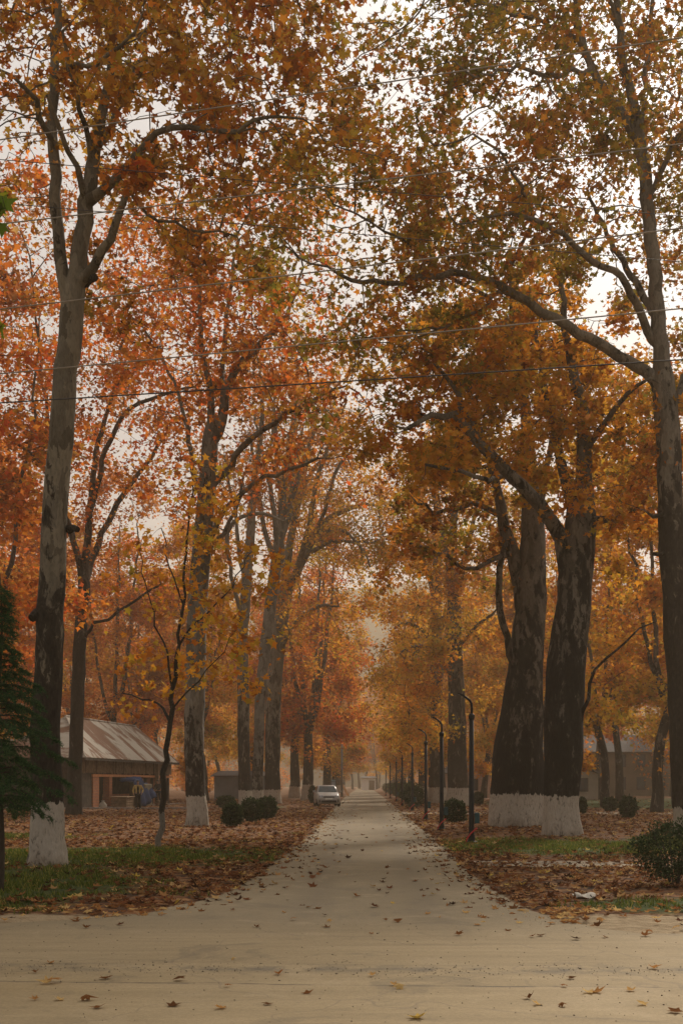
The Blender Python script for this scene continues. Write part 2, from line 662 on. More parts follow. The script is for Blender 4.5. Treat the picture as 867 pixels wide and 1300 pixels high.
L_GOLD = leaf_mat('golden_leaves', [(0, DARK), (.15, OLIVE), (.4, OCHRE), (.55, ORANGE), (.75, OCHRE), (.9, RUST), (1, BROWN)],
                  [(.3, OLIVE), (.45, OCHRE), (.56, ORANGE), (.66, RUST)], .22, .45)
L_YEL = leaf_mat('yellow_leaves', [(0, OCHRE), (.4, YEL), (.7, OCHRE), (.85, ORANGE), (1, OLIVE)],
                 [(.3, OLIVE), (.5, YEL), (.65, ORANGE)], .3, .45)
L_SAP = leaf_mat('sapling_leaves', [(0, BROWN), (.25, RUST), (.42, ORANGE), (.6, OCHRE), (.8, YEL), (1, OLIVE)],
                 [(.35, OLIVE), (.5, ORANGE), (.62, YEL)], .6, .4)
L_BROWN = leaf_mat('tawny_leaves', [(0, BROWN), (.3, RUST), (.55, ORANGE), (.75, TAN), (.9, RED), (1, OCHRE)],
                   [(.32, OCHRE), (.5, RUST), (.64, ORANGE)], .12, .5)
L_GREEN = leaf_mat('green_leaves', [(0, (.07, .11, .015)), (.6, (.13, .19, .02)), (1, (.28, .24, .02))])

B_L1 = bark_mat('pale_plane_bark', 1.22, 4.6, 2.2)
B_MID = bark_mat('grey_plane_bark', 1.15, 5.0, 4.0, pale=(.16, .136, .105))
B_PALE = bark_mat('pale_grey_bark', 1.15, 2.2, 3.0, pale=(.155, .137, .112))
B_DARK = bark_mat('dark_plane_bark', 0.0, 12.0, 6.0, pale=(.10, .082, .064))
B_R2 = bark_mat('old_plane_bark', 1.22, 6.0, 5.0, pale=(.13, .112, .09), dark=(.022, .018, .014))
B_R1 = bark_mat('brown_plane_bark', 0.9, 9.0, 4.0, pale=(.15, .128, .10))
B_FAR = bark_mat('far_plane_bark', 1.3, 6.0, 6.0, pale=(.12, .10, .08))
B_GROVE = bark_mat('grove_bark', 0.0, 6.0, 8.0, pale=(.12, .10, .08))
B_SAP = bark_mat('sapling_bark', 0.9, 9.0, 4.0, pale=(.12, .10, .08), dark=(.05, .04, .03), paint=(.20, .175, .145), scale=3)


def front_left():
    d = 22.0
    tr = Tree(G(60, 1100), 0.35, 11)
    px_limbs(tr, d, [
        [(60, 1112, 68), (60, 1098, 60), (60.5, 1080, 53), (60, 1020, 46), (60, 900, 42), (66, 760, 40), (70, 650, 37), (78, 540, 35), (86, 450, 33), (92, 400, 33), (96, 365, 30)],
        [(96, 365, 28), (103, 320, 24), (108, 280, 23), (112, 240, 21), (122, 190, 17), (132, 130, 14), (140, 80, 12), (150, 10, 10), (156, -80, 8), (165, -200, 5)],
        [(90, 395, 23), (80, 345, 18), (73, 290, 17), (70, 200, 16), (69, 120, 14), (70, 50, 12), (74, -40, 9), (70, -150, 6)],
        [(106, 358, 15), (130, 318, 14, -.5), (145, 285, 12, -.8), (158, 250, 9, -1), (170, 225, 8, -1.2), (182, 205, 6, -1.5)],
        [(111, 265, 16), (125, 245, 15, -.3), (150, 220, 13, -.8), (175, 190, 12, -1.2), (200, 170, 9, -1.5), (240, 160, 8, -2), (280, 165, 7, -2.3), (303, 166, 7, -2.5), (320, 155, 6, -2.6), (340, 146, 5, -2.8), (375, 150, 3, -3)],
        [(122, 195, 12), (135, 170, 11, .4), (150, 140, 9, .8), (165, 100, 8, 1.2), (185, 50, 7, 1.5), (200, -10, 5, 2), (215, -80, 3, 2)],
        [(108, 250, 10), (98, 215, 9, -.4), (85, 185, 8, -.8), (74, 160, 7, -1.2), (60, 120, 5, -1.5)],
        [(70, 200, 10), (55, 150, 9, -.5), (35, 110, 7, -1), (15, 95, 5, -1.4), (-20, 85, 4, -1.8), (-60, 60, 3, -2)],
        [(118, 205, 9), (104, 140, 7, -.6), (88, 90, 6, -1.2), (80, 40, 5, -1.5)],
        [(70, 90, 8), (100, 85, 7, -1.0), (128, 80, 6, -2), (150, 65, 5, -2.8), (172, 40, 4, -3.2)],
        [(156, -40, 7), (220, -60, 5, -1), (300, -70, 4, -2), (370, -60, 3, -2.5)],
        [(150, 225, 7), (190, 270, 5, .8), (240, 290, 4, 1.5), (300, 300, 3, 2)],
    ])
    bl = [(40, 40, 190, 150, 0, 4.0, 1.1), (190, 20, 160, 120, -.5, 4, 1.1), (290, 110, 120, 80, -1.5, 3, 1.4), (370, 160, 75, 55, -2.5, 2, 1.2), (260, 170, 120, 60, -1.5, 3, 1.0),
          (300, -70, 160, 100, -1, 4, 1), (60, -150, 220, 100, 0, 4, .7), (210, 300, 110, 90, 1.5, 2.2, .55), (-80, 120, 120, 150, 0, 3, .5), (20, 200, 60, 50, -1, 2, .25), (400, 60, 50, 60, -2, 2, .3)]
    tr.grow(blob_points(d, bl, 1400, tr.rng, back=1.4, cr=.85), .32, .42, 70, 8.0, tip=.009)
    e = finish_tree('plane_tree', tr, B_L1, L_RUSTY, 'tall front plane tree on the left verge with pale forked trunk and whitewashed foot', 22000, .138, spread=.19)
    for a, b, r in (((108, 358), (121, 352), .12), ((52, 778), (41, 785), .13), ((88, 672), (99, 672), .09)):
        m = MB()
        a, b = P(*a, d), P(*b, d - .25)
        m.tube([a, (a + b) / 2 + [0, 0, .03], b], [r, r * .75, r * .62], 8)
        o = m.build('cut_stub', B_DARK, e)
        o.location = -tr.base
    return e


def front_right():
    d = 33.0
    tr = Tree(G(876, 1065), 0.4, 12)
    px_limbs(tr, d, [
        [(880, 1074, 62), (878, 1062, 56), (875, 1045, 48), (869, 960, 43), (863, 860, 41), (857, 760, 38), (853, 680, 36), (849, 600, 35), (845, 530, 35), (840, 480, 34)],
        [(840, 480, 26), (836, 420, 23), (832, 370, 21), (828, 320, 20), (822, 270, 19), (818, 220, 18), (811, 175, 17), (803, 130, 14), (793, 90, 12), (786, 40, 11), (780, -10, 9), (775, -80, 6), (772, -180, 4)],
        [(812, 182, 15), (795, 155, 14), (780, 135, 13), (766, 112, 12), (752, 85, 11), (738, 45, 9), (728, 0, 8), (715, -60, 6), (700, -130, 4)],
        [(750, 95, 8), (725, 92, 7, -1), (700, 96, 7, -1.8), (680, 94, 6, -2.4), (655, 88, 5, -3), (625, 95, 4, -4), (590, 90, 3, -5)],
        [(840, 492, 20), (818, 472, 17), (795, 458, 16), (760, 436, 15, -.5), (720, 415, 14, -1), (690, 396, 13, -1.4), (655, 374, 12, -1.8), (620, 356, 11, -2.2), (590, 347, 10, -2.6), (560, 348, 9, -3), (525, 354, 8, -3.3), (490, 358, 7, -3.6), (445, 356, 6, -4), (430, 345, 4, -4), (395, 335, 3, -4)],
        [(836, 445, 14), (822, 420, 13), (808, 385, 12, -.5), (795, 362, 11, -1), (775, 342, 10, -1.5), (750, 328, 9, -2), (725, 305, 8, -2.6), (705, 292, 7, -3), (680, 280, 7, -3.5), (650, 272, 6, -4), (620, 275, 4, -4.5), (580, 285, 3, -5)],
        [(833, 405, 11), (812, 370, 10, .8), (795, 340, 9, 1.4), (779, 315, 8, 2), (765, 285, 6, 2.6), (745, 240, 4, 3)],
        [(824, 255, 9), (845, 205, 8, -.6), (870, 160, 7, -1.2), (905, 100, 5, -2)],
        [(811, 172, 8), (818, 110, 8, .5), (822, 60, 7, 1), (830, 0, 6, 1.4), (840, -80, 4, 2)],
        [(846, 560, 12), (870, 480, 10, .5), (900, 400, 8, 1), (940, 330, 6, 1.5)],
        [(740, 60, 7), (700, 30, 6, -1.5), (650, 15, 5, -3), (600, 0, 4, -4), (540, -5, 3, -5)],
        [(786, 40, 7), (760, -20, 6, -1), (690, -60, 5, -2.5), (610, -80, 4, -4), (520, -90, 3, -5)],
        [(640, 366, 6), (610, 390, 5, -.8), (570, 410, 4, -1.2), (530, 420, 3, -1.5)],
        [(560, 348, 6), (530, 320, 5, -3.6), (490, 290, 4, -4), (450, 270, 3, -4.4)],
        [(680, 280, 5), (660, 240, 5, -4), (640, 200, 4, -4.5), (600, 170, 3, -5)],
        [(851, 640, 8), (838, 655, 7, -.2), (829, 656, 6, -.3)],
        [(853, 690, 8), (838, 701, 7, -.2), (829, 703, 6, -.3)],
    ])
    bl = [(770, 30, 150, 130, 0, 4, 1.0), (650, 70, 140, 110, -2.5, 4, 1.15), (540, 40, 130, 95, -4, 3.5, 1.1), (470, 110, 70, 70, -4.5, 2.5, .7), (530, 220, 130, 75, -4.5, 3, 1.1), (640, 210, 110, 80, -4, 3, 1.2),
          (590, 280, 130, 55, -4, 3, 1.5), (440, 320, 90, 70, -4.5, 2.5, 1.0), (500, 400, 110, 70, -3, 3, .9), (350, 300, 60, 80, -4.5, 2.5, .6), (760, 230, 100, 100, 1, 3, .5), (870, 170, 80, 170, 0, 3, 1.0), (885, 390, 70, 120, .5, 3, .9), (820, 60, 70, 90, .5, 3, .6), (430, 200, 70, 80, -3.5, 3, .6),
          (680, -110, 220, 80, -2, 4, .8), (720, 560, 0.1, .1, 0, 1, 0), (810, 600, 45, 60, -1.2, 1.2, .35), (660, 330, 90, 40, -3, 2.5, .5)]
    tr.grow(blob_points(d, bl, 1850, tr.rng, cr=1.0, back=2.0), .36, .46, 75, 7.5, tip=.011)
    return finish_tree('plane_tree', tr, B_R1, L_OLIVE, 'tall front plane tree at the right edge, its long limb arching over the lane', 37000, .165, spread=.30)


def back_left_dark():
    d = 57.7
    tr = Tree(G(95, 1035), .6, 13)
    px_limbs(tr, d, [
        [(94, 1042, 28), (94, 1032, 25), (95, 1010, 21), (98, 900, 20), (103, 800, 18), (107, 740, 17)],
        [(107, 740, 12), (98, 700, 9), (85, 660, 8), (60, 600, 7, -1), (20, 560, 5, -2), (-20, 520, 3, -3)],
        [(107, 740, 13), (112, 680, 11), (118, 620, 9), (125, 560, 7), (150, 480, 5), (160, 400, 4)],
        [(108, 738, 12), (125, 690, 9, 1), (150, 640, 8, 2), (185, 590, 6, 2.5), (215, 545, 4, 3)],
        [(116, 645, 8), (140, 560, 7, -1), (165, 520, 6, -1.5), (210, 500, 5, -2), (255, 490, 3, -2.5)],
        [(103, 812, 6), (115, 800, 5, -.5), (150, 775, 4, -1), (205, 742, 3, -1.5)],
        [(92, 690, 7), (75, 600, 6), (60, 520, 5), (50, 440, 4), (40, 340, 3)],
    ])
    bl = [(110, 420, 160, 150, 0, 5), (30, 380, 120, 150, -1, 5), (190, 520, 90, 90, 1, 4), (60, 560, 120, 80, 0, 4), (150, 290, 130, 100, 0, 4), (180, 720, 70, 60, -1, 2, .4), (120, 660, 110, 70, 0, 4, .4)]
    tr.grow(blob_points(d, bl, 1000, tr.rng, cr=1.1), .6, .75, 60, 8, tip=.011)
    finish_tree('plane_tree', tr, B_DARK, L_RED, 'slender dark trunked plane tree with fiery red leaves just behind the front left tree', 19000, .21, False, .45, min_r=.012)


def left_big():
    d = 42.0
    tr = Tree(G(251, 1052), .5, 14)
    px_limbs(tr, d, [
        [(252, 1060, 42), (251.5, 1050, 37), (251, 1030, 32), (248, 990, 29), (247, 940, 29), (248, 860, 29), (252, 760, 28), (258, 680, 27), (263, 620, 26), (268, 560, 24), (273, 530, 20)],
        [(267, 550, 14), (268, 500, 10), (263, 470, 9), (256, 440, 8), (253, 410, 7), (255, 340, 5), (250, 260, 3)],
        [(274, 560, 18), (282, 535, 16), (286, 500, 13), (299, 470, 11), (324, 442, 9), (355, 411, 7), (369, 386, 5), (385, 340, 3)],
        [(268, 618, 12), (286, 598, 10), (308, 570, 9, -1), (336, 545, 8, -1.6), (364, 526, 7, -2), (405, 505, 5, -2.5), (440, 490, 3, -3)],
        [(259, 700, 9), (280, 660, 8, -.5), (299, 635, 7, -1), (324, 612, 6, -1.5), (364, 598, 5, -2), (402, 582, 4, -2.5)],
        [(262, 640, 10), (245, 600, 8, .5), (240, 560, 7, 1), (225, 500, 5, 1.5), (200, 440, 4, 2)],
        [(286, 500, 8), (283, 460, 7, 1), (290, 400, 6, 1.5), (300, 320, 4, 2)],
        [(253, 720, 8), (272, 690, 7, .6), (300, 650, 5, 1), (310, 600, 4, 1.4)],
    ])
    bl = [(270, 400, 140, 100, 0, 4), (200, 420, 100, 100, 1, 4), (350, 440, 90, 80, -1.5, 3), (270, 300, 140, 90, 0, 4, .9), (230, 560, 70, 70, 0, 3, .5), (390, 540, 70, 60, -2, 3, .9), (320, 330, 90, 80, 0, 3, .5)]
    tr.grow(blob_points(d, bl, 950, tr.rng, cr=.9), .5, .62, 60, 9, tip=.013)
    finish_tree('plane_tree', tr, B_PALE, L_RED, 'thick whitewashed plane tree standing between the thin sapling and the three trimmed bushes', 11000, .19, True, .38, min_r=.01)


def left_sapling():
    d = 27.8
    tr = Tree(G(202, 1078), .3, 15)
    px_limbs(tr, d, [
        [(201, 1086, 13), (202, 1076, 11.5), (205, 1030, 11), (212, 950, 10), (217, 900, 9), (221, 860, 8), (226, 820, 6), (232, 770, 5), (236, 700, 4), (240, 640, 3), (246, 590, 2)],
        [(219, 880, 4), (210, 830, 3.4, -.2), (195, 780, 2.6, -.4), (185, 740, 2, -.5), (178, 700, 1.5, -.6)],
        [(217, 912, 5), (200, 892, 4, .2), (180, 886, 3, .4), (155, 880, 2, .6)],
        [(219, 905, 6), (230, 888, 3.6, -.2), (245, 872, 3, -.5), (275, 840, 2, -.9), (300, 800, 1.4, -1.2)],
        [(226, 820, 4), (250, 790, 3.4, .3), (285, 755, 2.6, .6), (310, 720, 2, .8)],
        [(233, 765, 3), (215, 720, 2.4), (205, 670, 1.8)],
    ], .72)
    bl = [(190, 840, 45, 70, 0, 1.4, .8), (280, 790, 55, 90, -.6, 1.6), (250, 690, 60, 80, 0, 1.6), (310, 880, 40, 45, -.9, 1.2, .7), (185, 720, 40, 50, -.3, 1.2, .7), (245, 600, 45, 55, 0, 1.2), (170, 880, 35, 30, .4, .9, .7), (340, 760, 30, 60, -1, 1, .7)]
    tr.grow(blob_points(d, bl, 330, tr.rng, clump=5, cr=.35), .22, .3, 60, 2.2, tip=.004)
    finish_tree('young_plane_tree', tr, B_SAP, L_SAP, 'thin young plane tree with yellowing leaves and a faintly whitewashed stem on the left verge', 1500, .165, True, .2)


def left_cluster():
    d = 78
    tr = Tree(G(312, 1024.6), .7, 16)
    px_limbs(tr, d, [
        [(313, 1030, 26), (312, 1022, 23), (311, 1000, 19), (309, 900, 17), (308, 820, 16), (313, 740, 15), (318, 680, 13), (322, 620, 10), (330, 560, 8), (335, 500, 5)],
        [(312, 750, 8), (303, 690, 6), (298, 650, 5), (285, 580, 4)],
        [(320, 650, 7), (335, 600, 6), (345, 560, 5), (350, 500, 4)],
        [(309, 800, 7), (292, 720, 6, -2), (290, 675, 6, -2.5), (308, 657, 6, -3), (333, 652, 5, -3.5), (360, 662, 3, -4)]])
    bl = [(320, 560, 80, 90), (280, 620, 60, 70), (350, 480, 70, 60), (330, 500, 70, 50, 2, 3, .8)]
    tr.grow(blob_points(d, bl, 420, tr.rng, cr=1.2), .8, .95, 50, 9, tip=.02)
    finish_tree('plane_tree', tr, B_MID, L_BROWN, 'straight dark trunk at the left of the clustered whitewashed trees behind the trimmed bushes', 7000, .23, False, .5, min_r=.012)

    d = 81
    tr = Tree(G(328, 1023.5), .7, 17)
    px_limbs(tr, d, [
        [(328, 1028, 24), (327, 1020, 20), (328, 960, 15), (330, 900, 15), (336, 830, 16), (343, 770, 17), (350, 720, 16), (357, 660, 12), (362, 600, 10), (372, 540, 8), (378, 470, 5)],
        [(350, 720, 9), (335, 670, 7), (328, 620, 6), (320, 560, 4)],
        [(357, 665, 8), (375, 620, 7), (392, 570, 6), (405, 520, 4)],
        [(346, 755, 10), (352, 690, 8, -2), (345, 630, 7, -3), (335, 580, 5, -4), (325, 520, 3, -5)], [(352, 700, 8), (368, 650, 7, 2), (372, 600, 6, 3), (385, 540, 4, 4)], [(360, 640, 7), (352, 590, 6, -1), (350, 530, 4, -2)]])
    bl = [(370, 520, 80, 90), (330, 600, 50, 60), (410, 580, 60, 60), (360, 430, 60, 60)]
    tr.grow(blob_points(d, bl, 380, tr.rng, cr=1.2), .8, .95, 50, 9, tip=.02)
    finish_tree('plane_tree', tr, B_PALE, L_GOLD, 'pale leaning trunk in the middle of the clustered whitewashed trees left of the lane', 6000, .23, False, .5, min_r=.012)

    d = 87
    tr = Tree(G(347, 1021.5), .7, 18)
    px_limbs(tr, d, [
        [(348, 1027, 30), (347, 1019, 26), (346, 980, 22), (347, 900, 22), (352, 830, 22), (358, 780, 22), (364, 745, 20)],
        [(365, 752, 14), (385, 710, 12), (400, 680, 11), (415, 660, 9), (435, 650, 7), (460, 640, 5), (482, 642, 3)],
        [(362, 750, 13), (368, 690, 11), (380, 630, 9), (392, 570, 7), (400, 520, 5)],
        [(390, 704, 7), (415, 690, 6, -2), (445, 685, 4, -4), (470, 690, 3, -5)],
        [(366, 705, 8), (378, 640, 7), (395, 600, 6), (420, 575, 5), (450, 550, 3)],
        [(352, 830, 8), (375, 790, 6, -2), (405, 770, 5, -4), (430, 770, 3, -5)],
        [(363, 748, 12), (358, 690, 9, 2), (362, 630, 8, 3), (372, 570, 6, 4), (380, 500, 4, 5)], [(375, 728, 9), (392, 670, 8, -2), (402, 610, 7, -3), (420, 560, 5, -4), (440, 510, 3, -5)], [(388, 705, 8), (410, 655, 6, -3), (425, 600, 5, -4), (450, 570, 3, -5)], [(402, 678, 6), (430, 672, 5, -4), (455, 690, 4, -6), (470, 720, 2.5, -7)]])
    bl = [(420, 600, 70, 80), (440, 680, 50, 60, -3, 3), (390, 540, 70, 80), (400, 760, 55, 60, -3, 3, .7), (470, 640, 30, 60, -3, 3, .7), (410, 850, 35, 60, 0, 3, .4), (445, 730, 40, 50, 6, 4, 1.1), (440, 800, 32, 50, 8, 4, .9), (480, 700, 22, 35, 0, 3, 1.1), (462, 720, 26, 36, 4, 3, 1.1)]
    tr.grow(blob_points(d, bl, 720, tr.rng, cr=1.2), .8, .95, 50, 7, tip=.02)
    finish_tree('plane_tree', tr, B_MID, L_GOLD, 'thickest and darkest of the clustered whitewashed trees, limbs reaching over the white car', 16000, .24, False, .5, min_r=.012)


def right_pair():
    d = 34.5
    tr = Tree(G(713, 1062), .42, 19)
    px_limbs(tr, d, [
        [(715, 1072, 62), (714, 1062, 55), (712, 1040, 47), (712, 1000, 46), (716, 940, 50), (716, 880, 50), (722, 820, 48), (728, 760, 44), (733, 700, 42), (737, 655, 40), (739, 618, 30)],
        [(737, 655, 15), (752, 662, 12, -.3), (776, 659, 9, -.5)],
        [(739, 622, 24), (742, 560, 18), (735, 500, 14), (720, 440, 10), (715, 380, 7), (705, 300, 4)],
        [(724, 800, 26), (718, 730, 20), (712, 685, 19), (695, 655, 18, -.4), (675, 630, 17, -.8), (650, 605, 16, -1.2), (625, 580, 15, -1.6), (605, 560, 13, -1.8), (590, 540, 12, -2), (575, 525, 10, -2.2), (545, 528, 7, -2.5), (515, 545, 5, -3)],
        [(610, 565, 10), (598, 540, 10, -1.6), (588, 515, 9, -1.4), (575, 490, 6, -1.2), (550, 460, 4, -1)],
        [(735, 680, 16), (715, 600, 14, .8), (705, 550, 11, 1.2), (690, 480, 8, 1.6), (680, 420, 5, 2)],
        [(742, 575, 10), (770, 530, 8, -1), (800, 500, 6, -1.8), (825, 480, 4, -2.4)],
        [(645, 600, 7), (615, 610, 6, -2), (575, 595, 5, -2.6), (540, 590, 4, -3)],
        [(735, 930, 6), (745, 890, 5, -.5), (755, 850, 4, -.9), (790, 815, 3, -1.2), (830, 790, 2, -1.5)],
    ], .97)
    bl = [(720, 500, 90, 80, .5, 2.6), (780, 550, 60, 70, -.5, 2), (620, 490, 100, 60, -.6, 2.2, 1.1), (540, 560, 70, 60, -2.8, 2, 1.1), (680, 430, 110, 60, 0, 3), (790, 670, 40, 40, -1.5, 1.2, .6), (800, 800, 40, 35, -1.2, 1, .3),
          (560, 470, 70, 50, -1.5, 2), (660, 600, 60, 40, 1, 1.4, .35), (800, 620, 40, 50, -1, 1.5, .7)]
    tr.grow(blob_points(d, bl, 800, tr.rng, cr=.9, back=1.6), .4, .5, 65, 5.0, tip=.011)
    finish_tree('plane_tree', tr, B_R2, L_GOLD, 'gnarled old plane tree with cracked whitewashed foot, nearer of the joined right pair', 17500, .18, True, .24, min_r=.008)

    d = 42.0
    tr = Tree(G(656, 1050), .5, 20)
    px_limbs(tr, d, [
        [(656, 1060, 84), (656, 1050, 78), (656, 1020, 69), (657, 980, 64), (660, 930, 58), (665, 880, 48), (668, 830, 43), (672, 780, 40), (675, 720, 36), (676, 660, 28), (672, 600, 18), (668, 540, 14), (660, 470, 12), (650, 400, 8), (645, 320, 5)],
        [(668, 800, 22), (655, 720, 18), (648, 690, 17), (640, 670, 15), (636, 640, 13), (628, 610, 11), (620, 580, 10), (608, 540, 8), (590, 480, 5)],
        [(664, 890, 14), (648, 830, 10, -.4), (638, 790, 9, -.6), (633, 755, 9, -.6), (634, 720, 8, -.5), (641, 690, 8, -.2)],
        [(672, 680, 12), (690, 620, 9, .5), (700, 560, 7, 1), (720, 500, 5, 1.6)],
        [(650, 700, 9), (620, 715, 6, -1), (590, 720, 5, -1.6), (555, 700, 4, -2.2), (520, 690, 3, -3)],
        [(636, 650, 8), (600, 640, 6, -1), (565, 650, 5, -2), (530, 640, 3, -3)],
    ], 1.0)
    bl = [(630, 440, 110, 90, 0, 3.5), (560, 640, 70, 60, -2, 2.5), (530, 720, 50, 45, -2.6, 2, .7), (600, 560, 80, 60, -1, 3), (720, 470, 70, 60, 1.5, 3), (640, 330, 110, 70, 0, 3, .8), (600, 690, 50, 40, -1.5, 2, .5)]
    tr.grow(blob_points(d, bl, 600, tr.rng, cr=1.0, back=2.0), .5, .62, 60, 7.0, tip=.010)
    finish_tree('plane_tree', tr, B_R2, L_OLIVE, 'widest old plane tree with broad whitewashed foot, farther of the joined right pair', 14000, .19, True, .27, min_r=.01)

    d = 80.0
    tr = Tree(G(581, 1024), .7, 21)
    px_limbs(tr, d, [
        [(582, 1030, 42), (581, 1022, 37), (581, 1000, 31), (580, 940, 26), (579, 880, 24), (577, 820, 23), (576, 760, 20), (574, 700, 14), (578, 640, 9), (585, 570, 5)],
        [(576, 770, 11), (592, 700, 8), (605, 640, 5), (620, 580, 3)],
        [(575, 745, 12), (562, 680, 9), (550, 630, 6), (535, 570, 4)],
        [(579, 870, 8), (555, 830, 6, -2), (530, 820, 5, -4), (508, 830, 3, -6)],
        [(577, 830, 7), (600, 800, 5, -2), (625, 780, 4, -3)]])
    bl = [(580, 640, 80, 90), (540, 720, 50, 70, -2, 4), (530, 830, 40, 60, -4, 3, 1.2), (615, 760, 45, 70, -2, 3), (540, 600, 60, 60), (515, 900, 22, 50, -4, 3, .9), (605, 880, 30, 40, -3, 3, .5)]
    tr.grow(blob_points(d, bl, 620, tr.rng, cr=1.1), .75, .9, 55, 4.0, tip=.014)
    finish_tree('plane_tree', tr, B_FAR, L_GOLD, 'hazy whitewashed plane tree behind the second lamp post, right of the lane', 21000, .24, False, .45, min_r=.015)

    d = 92.0
    tr = Tree(G(555, 1020), .8, 22)
    px_limbs(tr, d, [
        [(556, 1025, 30), (556, 1018, 27), (555, 980, 21), (554, 900, 18), (553, 820, 17), (554, 760, 16), (556, 700, 13), (556, 650, 9), (552, 590, 5)],
        [(554, 770, 9), (540, 720, 7, -2), (525, 690, 5, -4), (505, 670, 3, -6)],
        [(553, 830, 7), (535, 800, 5, -3), (512, 790, 4, -5), (498, 800, 2.5, -6)]])
    bl = [(540, 660, 55, 70), (520, 760, 34, 60, -4, 4), (510, 860, 24, 50, -5, 4, 1.2), (515, 920, 24, 40, -4, 3, 1), (535, 880, 30, 60, -4, 3, .8), (496, 690, 24, 45, -5, 3, 1.0), (500, 620, 30, 50, -4, 3, .8)]
    tr.grow(blob_points(d, bl, 460, tr.rng, cr=1.2), .8, .95, 55, 3.6, tip=.015)
    finish_tree('plane_tree', tr, B_FAR, L_GOLD, 'hazy plane tree with a slimmer trunk just behind the third lamp post', 16000, .25, False, .5, min_r=.015)


def proto_tree(seed, bark, leafm, H=27, R=5.2, z0=4.5, trunk_r=.38, n_att=330, n_leaf=15000, lsize=.32, forks=4, lean=0.0):
    tr = Tree((0, 0, 0), .9, seed)
    rng = tr.rng
    fz = rng.uniform(6.5, 9.5)
    lx = lean
    tr.limb([(0, 0, -.3, trunk_r * 1.45), (0, 0, .15, trunk_r * 1.2), (lx * .1, 0, 1.2, trunk_r), (lx * .4, rng.normal(0, .1), fz * .5, trunk_r * .85), (lx, rng.normal(0, .2), fz, trunk_r * .75)])
    for k in range(forks):
        a = 2 * PI * (k + rng.uniform(0, .6)) / forks
        s = rng.uniform(.22, .5) * R
        zt = H * rng.uniform(.72, .92)
        r = trunk_r * rng.uniform(.38, .6)
        sz = fz * rng.uniform(.78, 1.0)
        tr.limb([(lx * sz / fz, 0, sz, r), (lx + math.cos(a) * s * .35, math.sin(a) * s * .35, sz + 1.8, r * .9), (lx + math.cos(a) * s * .7, math.sin(a) * s * .7, sz + (zt - sz) * .4, r * .65),
                 (lx + math.cos(a) * s, math.sin(a) * s, sz + (zt - sz) * .75, r * .4), (lx + math.cos(a) * s * 1.1, math.sin(a) * s * 1.1, zt, r * .2)])
    cl = []
    while len(cl) < n_att // 6:
        v = rng.uniform(-1, 1, 3)
        z = (v[2] + 1) / 2
        prof = math.sin(PI * min(1, .12 + .86 * z ** .8)) ** .6 if z > .02 else .3
        if v[0] ** 2 + v[1] ** 2 > 1: continue
        cl.append((v[0] * R * prof + lx, v[1] * R * prof, z0 + z * (H - z0)))
    cl = np.array(cl)
    att = (cl[:, None] + rng.normal(0, 1.0, (len(cl), 6, 3)) * [1, 1, .6]).reshape(-1, 3)
    tr.grow(att, .95, 1.1, 45, 3.6, tip=.016)
    e = empty('plane_tree')
    link('trunk', tr.trunk_mesh('trunk', min_r=.017), bark, e, smooth=True)
    link('crown', tr.leaf_mesh('crown', n_leaf, lsize, False, .5), leafm, e)
    return e


# ---------------------------------------------------------------- build trees
front_left()
front_right()
back_left_dark()
left_big()
left_sapling()
left_cluster()
right_pair()

PR = [proto_tree(31, B_FAR, L_GOLD, 25, 5.0, 3.4, .5, 360, 20000, .27, 4),
      proto_tree(32, B_FAR, L_BROWN, 27, 5.2, 5.5, .55, 360, 17000, .27, 5),
      proto_tree(33, B_GROVE, L_BROWN, 29, 5.4, 6.0, .36, 330, 19000, .28, 4, .6),
      proto_tree(34, B_GROVE, L_GOLD, 26, 4.6, 4.0, .32, 300, 19000, .28, 3, -.8),
      proto_tree(35, B_GROVE, L_RED, 28, 5.2, 7.0, .34, 330, 17000, .28, 4, .3),
      proto_tree(36, B_FAR, L_RED, 26, 5.6, 5.0, .45, 400, 22000, .27, 5)]
USED = [False] * len(PR)


def place(k, x, y, rz, s, label, group, sz=1.0):
    if USED[k]:
        o = copy_tree(PR[k])
    else:
        o = PR[k]
        USED[k] = True
    o.location = (x, y, 0)
    o.rotation_euler = (0, 0, rz)
    o.scale = (s, s, s * sz)
    tag(o, label, 'tree', group)
    return o


place(5, -5.3, 108, .7, 1.15, 'whitewashed plane tree with glowing red orange leaves just behind the white car', None)
place(1, -7.4, 122, .4, 1.0, 'whitewashed plane tree further left behind the glowing red orange tree, fading into haze', None)
for x, y, k, r in [(-4.5, 140, 0, 1.1), (-4.3, 166, 5, 2.1), (-4.5, 200, 0, 3.2), (-5.0, 235, 1, 4.4), (-5.0, 268, 0, 5.0), (-5.6, 300, 1, .9)]:
    place(k, x, y, r, 1.08, 'far golden plane tree lining the left edge of the lane beyond the white car', 'far trees lining the left edge of the lane', .95)
for x, y, k, r in [(6.8, 112, 0, 2.0), (6.9, 135, 0, .6), (6.6, 160, 0, 4.0), (6.6, 190, 1, 1.7), (6.7, 220, 0, 5.2), (6.8, 252, 0, 3.1), (6.9, 290, 1, 2.3)]:
    place(k, x, y, r, .98, 'far golden plane tree lining the right edge of the lane beyond the lamp posts', 'far trees lining the right edge of the lane')

